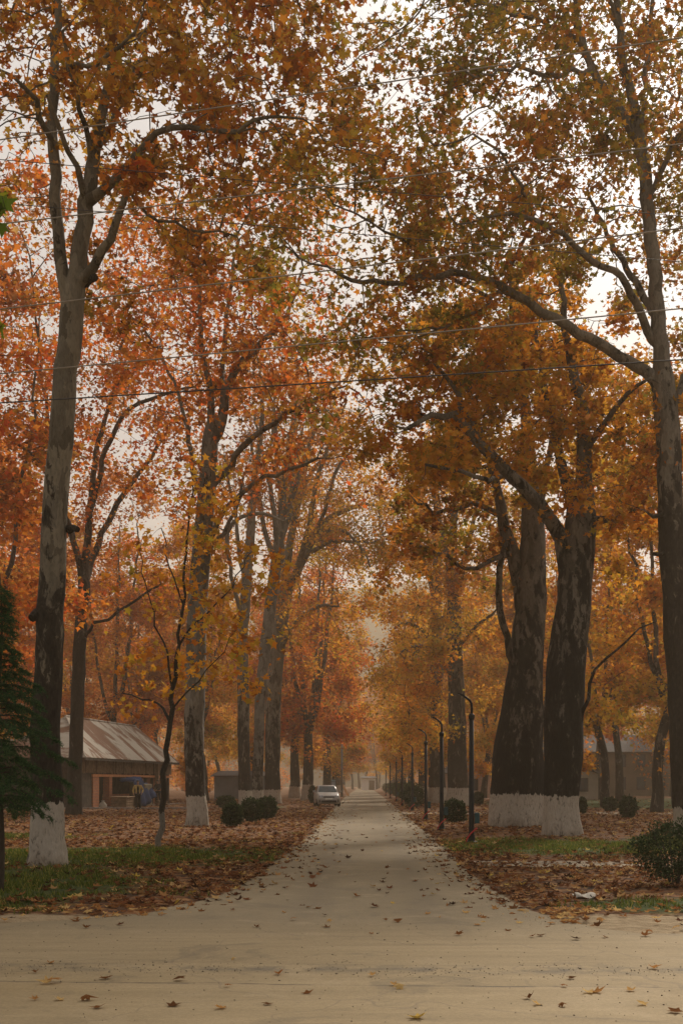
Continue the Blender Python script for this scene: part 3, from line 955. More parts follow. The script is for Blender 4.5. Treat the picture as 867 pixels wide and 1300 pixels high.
for x, y, k, r, s_ in [(-3.2, 318, 3, 1, 1.0), (3.6, 326, 2, 2, 1.05), (.4, 345, 3, 4, 1.1), (-7, 335, 2, .4, 1.1), (8, 340, 3, 5, 1.1), (-1.5, 372, 2, 3, 1.2), (5, 385, 3, 2.2, 1.2)]:
    place(k, x, y, r, s_, 'faint misty tree closing the far end of the lane behind the tiny white gatehouse', 'misty trees closing the end of the lane')
gl = [(-16.5, 48, 4, .3, 1.0), (-24, 66, 2, 1.4, 1.05), (-27, 84, 4, 2.2, 1.0), (-21, 98, 2, 3.1, 1.0), (-14.5, 104, 3, .9, 1.0), (-30, 104, 3, 4.1, 1.1), (-17.5, 118, 2, 5.0, 1.0), (-24.5, 122, 4, 1.9, 1.0),
      (-36, 92, 2, 2.7, 1.1), (-13.5, 132, 3, 3.7, .95), (-33, 128, 2, .2, 1.0), (-20, 142, 3, 1.2, 1.0), (-27, 150, 2, 2.4, 1.05), (-40, 118, 3, 5.5, 1.1), (-15, 164, 2, 4.6, 1.0), (-22, 175, 3, .5, 1.0),
      (-34, 165, 4, 1.1, 1.0), (-47, 150, 2, 3.3, 1.1), (-16, 205, 3, 2.0, 1.0), (-28, 205, 2, 5.1, 1.0), (-42, 195, 3, .7, 1.1), (-20, 245, 2, 1.5, 1.0), (-38, 240, 3, 2.9, 1.1), (-55, 215, 2, 4.0, 1.1), (-30, 285, 2, 4.9, 1.1), (-14, 280, 3, .8, 1.0), (-52, 280, 3, 3, 1.2)]
for x, y, k, r, s in gl:
    place(k, x, y, r, s, 'slim hazy plane tree in the grove round and behind the tin roofed shed', 'grove trees behind the shed')
gr = [(16.3, 77, 3, 1.0, .95), (22.5, 100, 2, 2.2, 1.0), (15.7, 61, 3, 3.9, 1.0), (28.5, 90, 2, .4, 1.05), (14, 98, 3, 5.3, .95), (19.5, 118, 2, 1.6, 1.0), (13, 124, 3, 2.9, 1.0), (33, 112, 3, 4.4, 1.05),
      (26, 128, 2, .1, 1.0), (16, 148, 3, 3.4, 1.0), (22, 160, 2, 5.9, 1.0), (38, 140, 2, 1.3, 1.1), (30, 165, 3, 2.5, 1.0), (14.5, 178, 2, 4.8, 1.0), (45, 165, 3, .9, 1.1), (21, 195, 3, 1.9, 1.0), (35, 200, 2, 3.6, 1.1),
      (15, 215, 3, .3, 1.0), (27, 230, 2, 2.1, 1.1), (48, 215, 3, 4.2, 1.1), (19, 260, 3, 5.6, 1.0), (38, 260, 2, 1.0, 1.1), (28, 290, 3, 3.0, 1.1), (55, 270, 2, 2, 1.2)]
for x, y, k, r, s in gr:
    place(k, x, y, r, s, 'slim hazy plane tree in the park grove on the right behind the round bushes', 'grove trees on the right')


def woodland():
    rng = np.random.default_rng(61)
    P_ = []
    for sgn, x0 in ((-1, 17), (1, 12)):
        for k in range(150):
            y = rng.uniform(135, 330)
            x = sgn * (x0 + rng.uniform(0, 85))
            hh = rng.uniform(3, 13)
            n = 300
            v = rng.normal(0, 1, (n, 3)); v /= np.linalg.norm(v, axis=1, keepdims=True)
            v *= rng.uniform(.4, 1, (n, 1)) ** .5
            P_.append(np.array([x, y, hh * .55]) + v * [rng.uniform(1.5, 3.5), rng.uniform(1.5, 3.5), hh * .5])
    P_ = np.vstack(P_)
    P_[:, 2] = np.maximum(P_[:, 2], .2)
    V, F = leaves(P_, .42, SLEAF_V, SLEAF_F, rng, (-.3, .6))
    tag(link('woodland', np_mesh('woodland', V, F), L_BROWN), 'low tawny undergrowth filling the far park behind the tree trunks', 'woodland', kind='stuff')


woodland()

HAZE, SKYC, SUN_E, EXPO = .00072, (4.6, 4.42, 4.3), 4.2, 0.22
# ---------------------------------------------------------------- ground, road, paths
RE = np.array([(11.0, 40), (11.75, 9.0), (11.95, 3.3), (12.4, 2.62), (13.2, 2.28), (14.5, 2.08), (15.9, 1.98), (20.1, 1.88), (25.7, 1.93), (35.5, 2.04), (51.3, 2.06), (85.6, 2.2), (140, 2.3), (300, 2.4)])
LE = np.array([(11.0, -40), (12.3, -9.5), (12.75, -4.6), (13.3, -3.3), (14.0, -2.72), (14.9, -2.4), (16.5, -2.03), (18.8, -1.86), (22, -1.78), (27.2, -1.74), (35.5, -1.66), (57.7, -1.88), (85, -2.1), (140, -2.2), (300, -2.3)])


def edge_r(y): return np.interp(y, RE[:, 0], RE[:, 1])
def edge_l(y): return np.interp(y, LE[:, 0], LE[:, 1])


def road_dist(x, y):
    """positive outside the road, metres (rough)"""
    a = np.maximum(x - edge_r(y), edge_l(y) - x)
    return np.where(y < 11.3, -1.0, a)


def vnoise(x, y, s, seed=0.0):
    return np.array([mnoise.noise(Vector((a * s + seed, b * s - seed, seed * .37))) for a, b in zip(np.ravel(x), np.ravel(y))]).reshape(np.shape(x))


def gz(x, y):
    x = np.asarray(x, float); y = np.asarray(y, float)
    d = road_dist(x, y)
    t = np.clip((d + .15) / 0.8, 0, 1)
    return -0.02 + .055 * t * t * (3 - 2 * t)


def grass_amt(x, y):
    def el(cx, cy, rx, ry):
        return np.clip(1.35 - np.sqrt(((x - cx) / rx) ** 2 + ((y - cy) / ry) ** 2), 0, 1)
    g = np.maximum.reduce([el(-5.8, 24.6, 4.6, 3.6), el(-5.9, 17.4, 2.7, 3.9), el(-9, 22, 2.5, 5), el(4.6, 28.5, 3.2, 4.2), el(9, 29, 3, 4.0), el(3.6, 14.6, 1.0, 1.0) * .8, el(5.0, 14.5, 1.3, 1.3), el(22, 90, 13, 20) * 1.2, el(40, 100, 20, 25),
                           el(-6.5, 75, 1.8, 9) * .6, el(-11.5, 33, 3.2, 3.2) * .7])
    return np.clip(g, 0, 1)


def ground_material():
    m, nt, out = new_mat('leaf_strewn_earth')
    L = nt.links
    tc = N(nt, 'ShaderNodeTexCoord')
    ob = tc.outputs['Object']
    at = N(nt, 'ShaderNodeAttribute', attribute_name='grass')
    sand = N(nt, 'ShaderNodeAttribute', attribute_name='sand')
    vor = N(nt, 'ShaderNodeTexVoronoi', feature='F1')
    vor.inputs['Scale'].default_value = 7.5
    L.new(ob, vor.inputs['Vector'])
    lf = ramp(nt, [(0, (.03, .018, .012)), (.3, (.10, .045, .022)), (.55, (.17, .07, .026)), (.8, (.22, .10, .04)), (1, (.28, .16, .07))])
    sepc = N(nt, 'ShaderNodeSeparateColor')
    L.new(vor.outputs['Color'], sepc.inputs[0])
    L.new(sepc.outputs[0], lf.inputs[0])
    n1 = noise_tex(nt, ob, .35, 4, .6)
    n2 = noise_tex(nt, ob, 3.0, 5, .65)
    n3 = noise_tex(nt, ob, 28, 4, .7)
    soil = mixc(nt, n2, (.10, .066, .04), (.05, .032, .022))
    cov = ramp(nt, [(.36, (.35, .35, .35)), (.56, (1, 1, 1))])
    L.new(n2, cov.inputs[0])
    col = mixc(nt, cov.outputs[0], soil, lf.outputs[0])
    gr = ramp(nt, [(.3, (.022, .032, .009)), (.55, (.05, .065, .015)), (.8, (.10, .095, .025))])
    L.new(n3, gr.inputs[0])
    gm = mth(nt, 'ADD', at.outputs['Fac'], mth(nt, 'MULTIPLY', mth(nt, 'SUBTRACT', n2, .5), 1.1))
    gmr = ramp(nt, [(.32, (0, 0, 0)), (.55, (1, 1, 1))])
    L.new(gm, gmr.inputs[0])
    col = mixc(nt, gmr.outputs[0], col, gr.outputs[0])
    sr = ramp(nt, [(.25, (.21, .15, .085)), (.7, (.34, .26, .16))])
    L.new(n2, sr.inputs[0])
    sm = mth(nt, 'ADD', sand.outputs['Fac'], mth(nt, 'MULTIPLY', mth(nt, 'SUBTRACT', n2, .5), .8))
    smr = ramp(nt, [(.4, (0, 0, 0)), (.6, (1, 1, 1))])
    L.new(sm, smr.inputs[0])
    col = mixc(nt, smr.outputs[0], col, sr.outputs[0])
    b = mth(nt, 'ADD', n3, mth(nt, 'MULTIPLY', vor.outputs['Distance'], 1.2))
    principled(nt, out, col, .95, .1, 0, b, .8, .04)
    return m


xs = np.unique(np.concatenate([np.linspace(-15, 15, 121), np.linspace(-60, 60, 81), np.array([-700, -420, -250, -150, -100, -80, 80, 100, 150, 250, 420, 700])]))
ys = np.unique(np.concatenate([np.linspace(8, 40, 129), np.linspace(40, 130, 91), np.array([-160, -80, -40, -20, -5, 0, 4]), np.geomspace(131, 700, 24)]))
GX, GY = np.meshgrid(xs, ys)
GZ = gz(GX, GY) + np.where(road_dist(GX, GY) > .3, vnoise(GX, GY, .6, 3.1) * .03, 0)
nx, ny = len(xs), len(ys)
i0 = (np.arange(ny - 1) * nx)[:, None] + np.arange(nx - 1)[None]
me = np_mesh('ground', np.stack([GX.ravel(), GY.ravel(), GZ.ravel()], 1), np.stack([i0, i0 + 1, i0 + nx + 1, i0 + nx], -1).reshape(-1, 4))
a = me.attributes.new('grass', 'FLOAT', 'POINT'); a.data.foreach_set('value', grass_amt(GX, GY).ravel().astype(np.float32))
sd = np.clip(1.15 - np.abs(GY - 12.6 - .08 * np.abs(GX)) / 1.1, 0, 1) * (np.abs(GX) > 2.2) + np.clip(.75 - road_dist(GX, GY) / .35, 0, 1) * .75
a = me.attributes.new('sand', 'FLOAT', 'POINT'); a.data.foreach_set('value', np.clip(sd, 0, 1).ravel().astype(np.float32))
tag(link('ground', me, ground_material(), smooth=True), kind='structure')


def road_material():
    m, nt, out = new_mat('dusty_concrete')
    L = nt.links
    tc = N(nt, 'ShaderNodeTexCoord')
    ob = tc.outputs['Object']
    sep = N(nt, 'ShaderNodeSeparateXYZ'); L.new(ob, sep.inputs[0])
    X, Y = sep.outputs[0], sep.outputs[1]
    n1 = noise_tex(nt, ob, .35, 5, .6, .3)
    n2 = noise_tex(nt, ob, 2.2, 6, .65, .2)
    n3 = noise_tex(nt, ob, 45, 4, .75)
    mp = N(nt, 'ShaderNodeMapping'); mp.inputs['Scale'].default_value = (.25, 2.2, 1); L.new(ob, mp.inputs[0])
    n4 = noise_tex(nt, mp.outputs[0], 1.6, 5, .65, .5)
    mp2 = N(nt, 'ShaderNodeMapping'); mp2.inputs['Scale'].default_value = (2.0, .08, 1); L.new(ob, mp2.inputs[0])
    n5 = noise_tex(nt, mp2.outputs[0], 1.0, 3, .5)
    base = ramp(nt, [(.25, (.135, .104, .060)), (.5, (.185, .143, .084)), (.75, (.235, .184, .11))])
    mixv = mth(nt, 'ADD', mth(nt, 'MULTIPLY', n1, .45), mth(nt, 'ADD', mth(nt, 'MULTIPLY', n2, .35), mth(nt, 'MULTIPLY', n5, .2)))
    L.new(mixv, base.inputs[0])
    # crossing road: sandier
    wob = mth(nt, 'MULTIPLY', mth(nt, 'SUBTRACT', n2, .5), .25)
    cr = mth(nt, 'MULTIPLY', mth(nt, 'SUBTRACT', 13.6, mth(nt, 'ADD', Y, mth(nt, 'MULTIPLY', wob, 4))), .45, clamp=True)
    cc = ramp(nt, [(.3, (.23, .172, .094)), (.55, (.285, .214, .118)), (.75, (.335, .255, .146))]); L.new(n4, cc.inputs[0])
    col = mixc(nt, mth(nt, 'MULTIPLY', cr, .8), base.outputs[0], cc.outputs[0])
    # sand drifted over the slab on the near left
    sx = mth(nt, 'MULTIPLY', mth(nt, 'ADD', X, 1.2), -.45, clamp=True)
    sy = mth(nt, 'SUBTRACT', 1.0, mth(nt, 'MULTIPLY', mth(nt, 'ABSOLUTE', mth(nt, 'SUBTRACT', Y, 8.9)), .75), clamp=True)
    sf = mth(nt, 'MULTIPLY', mth(nt, 'MULTIPLY', sx, sy), n2, clamp=True)
    col = mixc(nt, sf, col, (.27, .19, .085))
    # exposed dark gravel band and the long crack in front of it
    wob2 = mth(nt, 'MULTIPLY', mth(nt, 'SUBTRACT', n4, .5), .5)
    slope = mth(nt, 'MULTIPLY', X, .035)
    yb = mth(nt, 'ADD', mth(nt, 'ADD', Y, slope), wob2)
    band = mth(nt, 'SUBTRACT', 1.0, mth(nt, 'DIVIDE', mth(nt, 'ABSOLUTE', mth(nt, 'SUBTRACT', yb, 9.75)), .26), clamp=True)
    bn = ramp(nt, [(.44, (0, 0, 0)), (.58, (1, 1, 1))]); L.new(n2, bn.inputs[0])
    bf = mth(nt, 'MULTIPLY', mth(nt, 'MULTIPLY', band, bn.outputs[0]), .9)
    col = mixc(nt, bf, col, (.10, .085, .065))
    w3 = mth(nt, 'MULTIPLY', mth(nt, 'SUBTRACT', n1, .5), .35)
    w4 = mth(nt, 'MULTIPLY', mth(nt, 'SUBTRACT', n2, .5), .06)
    yc = mth(nt, 'ADD', mth(nt, 'ADD', mth(nt, 'ADD', Y, mth(nt, 'MULTIPLY', X, .06)), w3), w4)
    crack = mth(nt, 'LESS_THAN', mth(nt, 'ABSOLUTE', mth(nt, 'SUBTRACT', yc, 8.98)), .022)
    cb = ramp(nt, [(.40, (.15, .15, .15)), (.56, (.8, .8, .8))]); L.new(n2, cb.inputs[0])
    col = mixc(nt, mth(nt, 'MULTIPLY', crack, cb.outputs[0]), col, (.08, .062, .045))
    for cx_ in (-.75, .85):
        tr_ = mth(nt, 'SUBTRACT', 1.0, mth(nt, 'DIVIDE', mth(nt, 'ABSOLUTE', mth(nt, 'SUBTRACT', mth(nt, 'ADD', X, mth(nt, 'MULTIPLY', n1, .5)), cx_ + .25)), .38), clamp=True)
        tr_ = mth(nt, 'MULTIPLY', mth(nt, 'MULTIPLY', tr_, mth(nt, 'MULTIPLY', mth(nt, 'SUBTRACT', Y, 11.5), .4, clamp=True)), mth(nt, 'MULTIPLY', n2, .55))
        col = mixc(nt, tr_, col, (.085, .068, .048))
    n6 = noise_tex(nt, ob, .9, 6, .7, .8)
    st_ = ramp(nt, [(.56, (0, 0, 0)), (.64, (1, 1, 1))]); L.new(n6, st_.inputs[0])
    col = mixc(nt, mth(nt, 'MULTIPLY', st_.outputs[0], .38), col, (.10, .08, .055))
    st2 = ramp(nt, [(.36, (1, 1, 1)), (.44, (0, 0, 0))]); L.new(n6, st2.inputs[0])
    col = mixc(nt, mth(nt, 'MULTIPLY', st2.outputs[0], .3), col, (.33, .255, .155))
    # slab joint where the lane meets the crossing, and fine hairline cracks
    vor = N(nt, 'ShaderNodeTexVoronoi', feature='DISTANCE_TO_EDGE'); vor.inputs['Scale'].default_value = .34
    dv = N(nt, 'ShaderNodeVectorMath', operation='ADD'); L.new(ob, dv.inputs[0])
    nz = N(nt, 'ShaderNodeTexNoise'); nz.inputs['Scale'].default_value = 1.2; L.new(ob, nz.inputs['Vector'])
    L.new(nz.outputs['Color'], dv.inputs[1]); L.new(dv.outputs[0], vor.inputs['Vector'])
    hl = mth(nt, 'LESS_THAN', vor.outputs['Distance'], .004)
    col = mixc(nt, mth(nt, 'MULTIPLY', hl, .3), col, (.13, .10, .075))
    gr = ramp(nt, [(.3, (.80, .80, .80)), (.7, (1.12, 1.12, 1.12))]); L.new(n3, gr.inputs[0])
    col = mixc(nt, 1.0, col, gr.outputs[0], 'MULTIPLY')
    spk = noise_tex(nt, ob, 110, 2, .5)
    sp = mth(nt, 'GREATER_THAN', spk, .70)
    col = mixc(nt, mth(nt, 'MULTIPLY', sp, .45), col, (.12, .095, .07))
    h = mth(nt, 'ADD', n3, mth(nt, 'ADD', n2, mth(nt, 'MULTIPLY', crack, -.8)))
    principled(nt, out, col, .88, .2, 0, h, .25, .012)
    return m


def road():
    yy = np.unique(np.concatenate([np.linspace(12.2, 45, 165), np.geomspace(45, 300, 40)]))
    r = edge_r(yy) + vnoise(yy, yy * 0 + 1, 1.3, 5) * .10 + vnoise(yy, yy * 0 + 1, 4, 8) * .05
    l = edge_l(yy) + vnoise(yy, yy * 0 + 4, 1.3, 2) * .12 + vnoise(yy, yy * 0 + 4, 4, 1) * .05
    k = 9
    V, F = [], []
    for y, a, b in zip(yy, l, r):
        for j in range(k):
            V.append((a + (b - a) * j / (k - 1), y, .012))
    for i in range(len(yy) - 1):
        for j in range(k - 1):
            q = i * k + j
            F.append((q, q + 1, q + k + 1, q + k))
    # crossing road in front, its far edge sharing the lane's first row
    n0 = len(V)
    xx = np.unique(np.concatenate([np.linspace(-60, 60, 61), np.linspace(-10, 10, 81)]))
    xl, xr = l[0], r[0]
    rows = []
    for x in xx:
        if x < xl: y = 12.2 + (xl - x) * .012 + .10 * mnoise.noise(Vector((x * 1.1, 3, 0)))
        elif x > xr: y = 12.1 - min(.3, (x - xr) * .05) + .10 * mnoise.noise(Vector((x * 1.1, 9, 0)))
        else: y = 12.203
        rows.append(y)
    for x, y in zip(xx, rows):
        V.append((x, y, .0115)); V.append((x, 9, .0115)); V.append((x, 5, .0115)); V.append((x, -4, .0115))
    for i in range(len(xx) - 1):
        for j in range(3):
            q = n0 + i * 4 + j
            F.append((q, q + 1, q + 5, q + 4))
    me = bpy.data.meshes.new('road')
    me.from_pydata(V, [], F)
    bm = bmesh.new(); bm.from_mesh(me); bmesh.ops.recalc_face_normals(bm, faces=bm.faces)
    if sum(f.normal.z for f in bm.faces) < 0: bmesh.ops.reverse_faces(bm, faces=bm.faces)
    for f in bm.faces:
        if f.normal.z < 0: f.normal_flip()
    bm.to_mesh(me); bm.free()
    tag(link('road', me, road_material()), kind='structure')
    # loose grit along the worn band, the near crack and the verge edges
    rng = np.random.default_rng(21)
    n = 2600
    x = rng.uniform(-4, 4, n); k = rng.integers(0, 3, n)
    y = np.where(k == 0, 9.7 - .035 * x + rng.normal(0, .22, n), np.where(k == 1, rng.uniform(6.5, 13, n), rng.uniform(12.5, 30, n)))
    ex = np.where(rng.uniform(0, 1, n) < .5, edge_r(y) - np.abs(rng.normal(0, .25, n)), edge_l(y) + np.abs(rng.normal(0, .25, n)))
    x = np.where(k == 2, ex, x)
    s = rng.gamma(2, .0018, n) + .002
    oc = np.array([(1, 0, 0), (-.8, .3, 0), (0, 1, .1), (.1, -1, 0), (0, 0, .7), (0, 0, -.5)])
    of = np.array([(0, 2, 4), (2, 1, 4), (1, 3, 4), (3, 0, 4), (2, 0, 5), (1, 2, 5), (3, 1, 5), (0, 3, 5)])
    V = np.stack([x, y, np.full(n, .014)], 1)[:, None] + s[:, None, None] * (oc[None] * rng.uniform(.6, 1.3, (n, 6, 1)))
    F = (of[None] + (np.arange(n) * 6)[:, None, None]).reshape(-1, 3)
    tag(link('gravel', np_mesh('gravel', V.reshape(-1, 3), F), simple_mat('grit', (.19, .15, .105), .9, .1, 0, .5, 30)), 'loose grit scattered over the worn concrete in front', 'gravel', kind='stuff')


road()


def strip(name, y0, y1, x0, x1, z, mat, jit=.12):
    xx = np.arange(x0, x1, .4)
    V, F = [], []
    for i, x in enumerate(xx):
        V += [(x, y0 + jit * mnoise.noise(Vector((x, y0, 0))), z), (x, y1 + jit * mnoise.noise(Vector((x, y1, 5))), z)]
        if i: F.append((2 * i - 2, 2 * i, 2 * i + 1, 2 * i - 1))
    me = bpy.data.meshes.new(name); me.from_pydata(V, [], F)
    return tag(link(name, me, mat), kind='structure')


M_PATH = simple_mat('dusty_path', (.25, .20, .14), .9, .1, 0, .35, 1.5)
strip('footpath', 21.3, 22.9, edge_r(22) + .3, 13, .046, M_PATH)
strip('footpath', 58, 62.5, edge_r(60) - .05, 60, .052, M_PATH)
M_STONE = simple_mat('kerb_stone', (.22, .18, .15), .9, .1, 0, .4, 4)
m = MB()
xk = -24.0
while xk < -9.5:
    m.box(xk, xk + .95, 69.6, 69.85, -.1, .16 + random.uniform(-.02, .02)); xk += .98
tag(m.build('kerb', M_STONE), kind='structure')

# hazy hill past the end of the lane
xx = np.linspace(-560, 560, 60)
V, F = [], []
for i, x in enumerate(xx):
    h = 118 + 12 * mnoise.noise(Vector((x * .006, 1, 0))) + 3 * mnoise.noise(Vector((x * .03, 4, 0))) - abs(x - 60) * .06
    V += [(x, 560, -1), (x, 600, h * .5), (x, 660, h), (x, 698, h * .6)]
    if i:
        for j in range(3):
            q = (i - 1) * 4 + j
            F.append((q, q + 4, q + 5, q + 1))
me = bpy.data.meshes.new('hill'); me.from_pydata(V, [], F)
tag(link('hill', me, simple_mat('wooded_slope', (.09, .075, .05), .95, .05, 0, .5, .03), smooth=True), kind='structure')

# ---------------------------------------------------------------- grass
def grass():
    rng = np.random.default_rng(5)
    n = 240000
    x = rng.uniform(-13, 13, n); y = rng.uniform(12, 36, n)
    nz = vnoise(x[:0], y[:0], 1)
    cell = {}
    g = grass_amt(x, y)
    gx = np.floor(x * 3).astype(int); gy = np.floor(y * 3).astype(int)
    lut = np.array([[mnoise.noise(Vector((i * .33 * 1.1, j * .33 * 1.1, 2.2))) for j in range(0, 40 * 3)] for i in range(-14 * 3, 14 * 3)])
    nn = lut[np.clip(gx + 42, 0, 83), np.clip(gy, 0, 119)]
    keep = (g + nn * .9 > .45) & (road_dist(x, y) > .12) & (rng.uniform(0, 1, n) < np.clip(g + .3, 0, 1))
    x, y = x[keep], y[keep]
    n = len(x)
    z = gz(x, y)
    h = rng.uniform(.04, .11, n); w = rng.uniform(.007, .015, n)
    a = rng.uniform(0, 2 * PI, n); t = rng.uniform(0, 2 * PI, n); k = h * rng.uniform(.2, .8, n)
    b = np.stack([x, y, z - .01], 1)
    s = np.stack([np.cos(a) * w, np.sin(a) * w, 0 * a], 1)
    tip = b + np.stack([np.cos(t) * k, np.sin(t) * k, h], 1)
    V = np.stack([b - s, b + s, tip], 1).reshape(-1, 3)
    me = np_mesh('grass', V, np.arange(3 * n).reshape(-1, 3))
    mt = leaf_mat('lawn_blades', [(0, (.035, .055, .011)), (.5, (.075, .10, .017)), (.8, (.13, .14, .026)), (1, (.26, .21, .06))], transl=.3)
    tag(link('grass', me, mt), 'short patchy green grass growing on both verges beside the lane', 'grass', kind='stuff')


grass()

# ---------------------------------------------------------------- fallen leaves
DRY = [(0, (.03, .015, .009)), (.3, (.09, .034, .016)), (.55, (.16, .060, .025)), (.75, (.24, .105, .038)), (.9, (.31, .18, .075)), (.97, (.38, .25, .11)), (1, (.42, .28, .05))]
M_DRY = leaf_mat('dry_leaves', DRY, transl=.2)
M_DRY1 = leaf_mat('dry_leaf', [(0, (.10, .045, .02)), (.35, (.24, .10, .035)), (.65, (.40, .22, .08)), (1, (.52, .36, .15))], transl=.4, per='object')


def litter():
    rng = np.random.default_rng(9)
    pts = []
    # on the verges, denser close to the lane
    for (n, x0, x1, y0, y1, sc) in [(46000, -13, 14, 12.0, 32, .78), (30000, -20, 20, 32, 62, .95), (14000, -28, 34, 62, 110, 1.4)]:
        x = rng.uniform(x0, x1, n); y = rng.uniform(y0, y1, n)
        d = road_dist(x, y)
        g = grass_amt(x, y)
        cl = np.array([mnoise.noise(Vector((a * .9, b * .9, 7))) for a, b in zip(x, y)])
        pr = np.clip(.62 + cl * .9, .08, 1) * (1 - .88 * np.clip(g * 1.3, 0, 1))
        near = np.exp(-np.maximum(d, 0) / 1.3)
        pr = np.clip(pr + near * .25 * (d > 0), 0, 1)
        pr = np.where(d < 0, .62 * np.exp(d / .3) * (y > 12.2), pr)
        pr = np.where((y > 11.3) & (y < 13.6) & (np.abs(x) > 2.6), pr * .18, pr)
        pr = np.where((y > 21.2) & (y < 23) & (x > 2), pr * .55, pr)
        k = rng.uniform(0, 1, n) < pr
        pts.append(np.stack([x[k], y[k], gz(x[k], y[k]) + .02, np.full(k.sum(), .15 * sc)], 1))
    # on the lane
    n = 300
    y = 13 + 75 * rng.beta(1.0, 2.2, n); x = rng.uniform(-1.8, 2.1, n)
    wl = rng.uniform(0, 1, n) < np.where(x < -.6, .75, .30)
    x, y = x[wl], y[wl]
    pts.append(np.stack([x, y, np.full(len(x), .016), rng.uniform(.08, .12, len(x))], 1))
    hand = [(323, 1179), (414, 1179), (296, 1220), (355, 1239), (290, 1255), (228, 1247), (65, 1225), (45, 1237), (70, 1250), (58, 1251), (44, 1272), (74, 1272), (125, 1282), (112, 1272), (135, 1245), (222, 1279), (280, 1283), (340, 1278), (390, 1263),
            (472, 1241), (499, 1253), (506, 1257), (530, 1297), (583, 1189), (676, 1191), (686, 1190), (735, 1195), (725, 1245), (830, 1232), (716, 1255), (800, 1260), (748, 1263), (760, 1262), (672, 1270), (681, 1278), (712, 1280), (815, 1278), (855, 1288), (605, 1176), (543, 1162),
            (471, 1187), (490, 1170), (505, 1172), (530, 1120), (550, 1137), (450, 1122), (453, 1140), (395, 1117), (430, 1110), (360, 1160), (372, 1170), (405, 1155), (310, 1120), (312, 1143), (820, 1190), (768, 1192), (90, 1160), (100, 1157), (20, 1168), (110, 1180), (150, 1176)]
    hp = np.array([(*G(*q)[:2], .017, rng.uniform(.085, .125)) for q in hand])
    allp = np.vstack([np.vstack(pts), hp])
    px = VX + F0 * allp[:, 0] / allp[:, 1]; py = VY + F0 * CAMZ / allp[:, 1]
    inside = (px > 5) & (px < 862) & (py < 1297)
    order = np.argsort(np.where(inside, allp[:, 1] / allp[:, 3], 1e9))
    one, rest = allp[order[:300]], allp[order[300:]]
    # the 300 that show largest: objects of their own, eight leaf shapes between them
    shapes = []
    for i in range(8):
        r2 = np.random.default_rng(50 + i)
        tv = LEAF_V.copy()
        tv[:, :2] *= r2.uniform(.88, 1.12, (len(tv), 2))
        c = r2.uniform(.05, .5)
        tv[:, 2] += c * (np.abs(tv[:, 0]) ** 1.6) * .55 + r2.uniform(-.1, .35) * (tv[:, 1] - .4) ** 2 + r2.normal(0, .05, len(tv))
        f = r2.uniform(.0, .9) if i % 2 else 0.0       # some leaves lie folded along the midrib
        tv[:, 2] += np.where(tv[:, 0] > 0, f * tv[:, 0], 0); tv[:, 0] *= np.where(tv[:, 0] > 0, 1 - .35 * f, 1)
        tv[:, 2] -= tv[:, 2].min()
        tv[:, 1] -= .4
        st = np.array([(-.012, -.4, .06), (.012, -.4, .06), (r2.uniform(-.1, .1), -.85, r2.uniform(.02, .2))])
        st[:2, 2] = tv[1, 2]
        V = np.vstack([tv, st]); F = np.vstack([LEAF_F, [(11, 12, 13)]])
        me = np_mesh('fallen_leaf', V, F); me.materials.append(M_DRY1)
        shapes.append(me)
    for i, (x, y, z, s) in enumerate(one):
        o = bpy.data.objects.new('fallen_leaf', shapes[rng.integers(8)])
        o.location = (x, y, z)
        s = s * rng.uniform(.6, 1.1)
        o.scale = (s, s, s)
        o.rotation_euler = (rng.normal(0, .12) + (PI if rng.uniform() < .2 else 0), rng.normal(0, .12), rng.uniform(0, 2 * PI))
        if abs(o.rotation_euler[0]) > 1.5: o.location.z += .35 * s
        COL.objects.link(o)
        tag(o, 'dry curled plane leaf lying on the ground in the near part of the photo', 'leaf', 'dry fallen leaves on the near ground')
    V, F = leaves(rest[:, :3] + [0, 0, .012], rest[:, 3], LEAF_V, LEAF_F, rng, (0.0, .2), .28, .4)
    tag(link('leaf_litter', np_mesh('leaf_litter', V, F), M_DRY), 'brown and rust coloured dry leaves covering the verges under the trees', 'fallen leaves', kind='stuff')


litter()

# ---------------------------------------------------------------- common materials
M_BLACK = simple_mat('black_paint', (.008, .008, .008), .6, .2)
M_WOODD = simple_mat('dark_planks', (.055, .042, .032), .9, .1, 0, .45, 3)
M_WOOD = simple_mat('weathered_planks', (.17, .115, .07), .9, .1, 0, .4, 4)
M_INSHADE = simple_mat('painted_indoor_shade', (.015, .013, .012), .95, .05)  # near-black colour standing in for the shade inside the shed
M_BLUE = simple_mat('blue_tarpaulin', (.012, .026, .07), .9, .08, 0, .3, 2)
M_OLIVEC = simple_mat('drab_sheet', (.15, .13, .09), .9, .1, 0, .3, 2)
M_WHITEW = simple_mat('pale_render', (.27, .24, .19), .9, .1, 0, .15, 1)
M_GREYW = simple_mat('grey_sheet_wall', (.17, .185, .20), .7, .2, 0, .15, 1)
M_GLASSD = simple_mat('dark_window', (.03, .035, .04), .15, .6, 0, .2, 1)
M_REDT = simple_mat('red_plastic', (.42, .02, .02), .5, .3)
M_TEAL = simple_mat('teal_box', (.02, .06, .065), .6, .2)


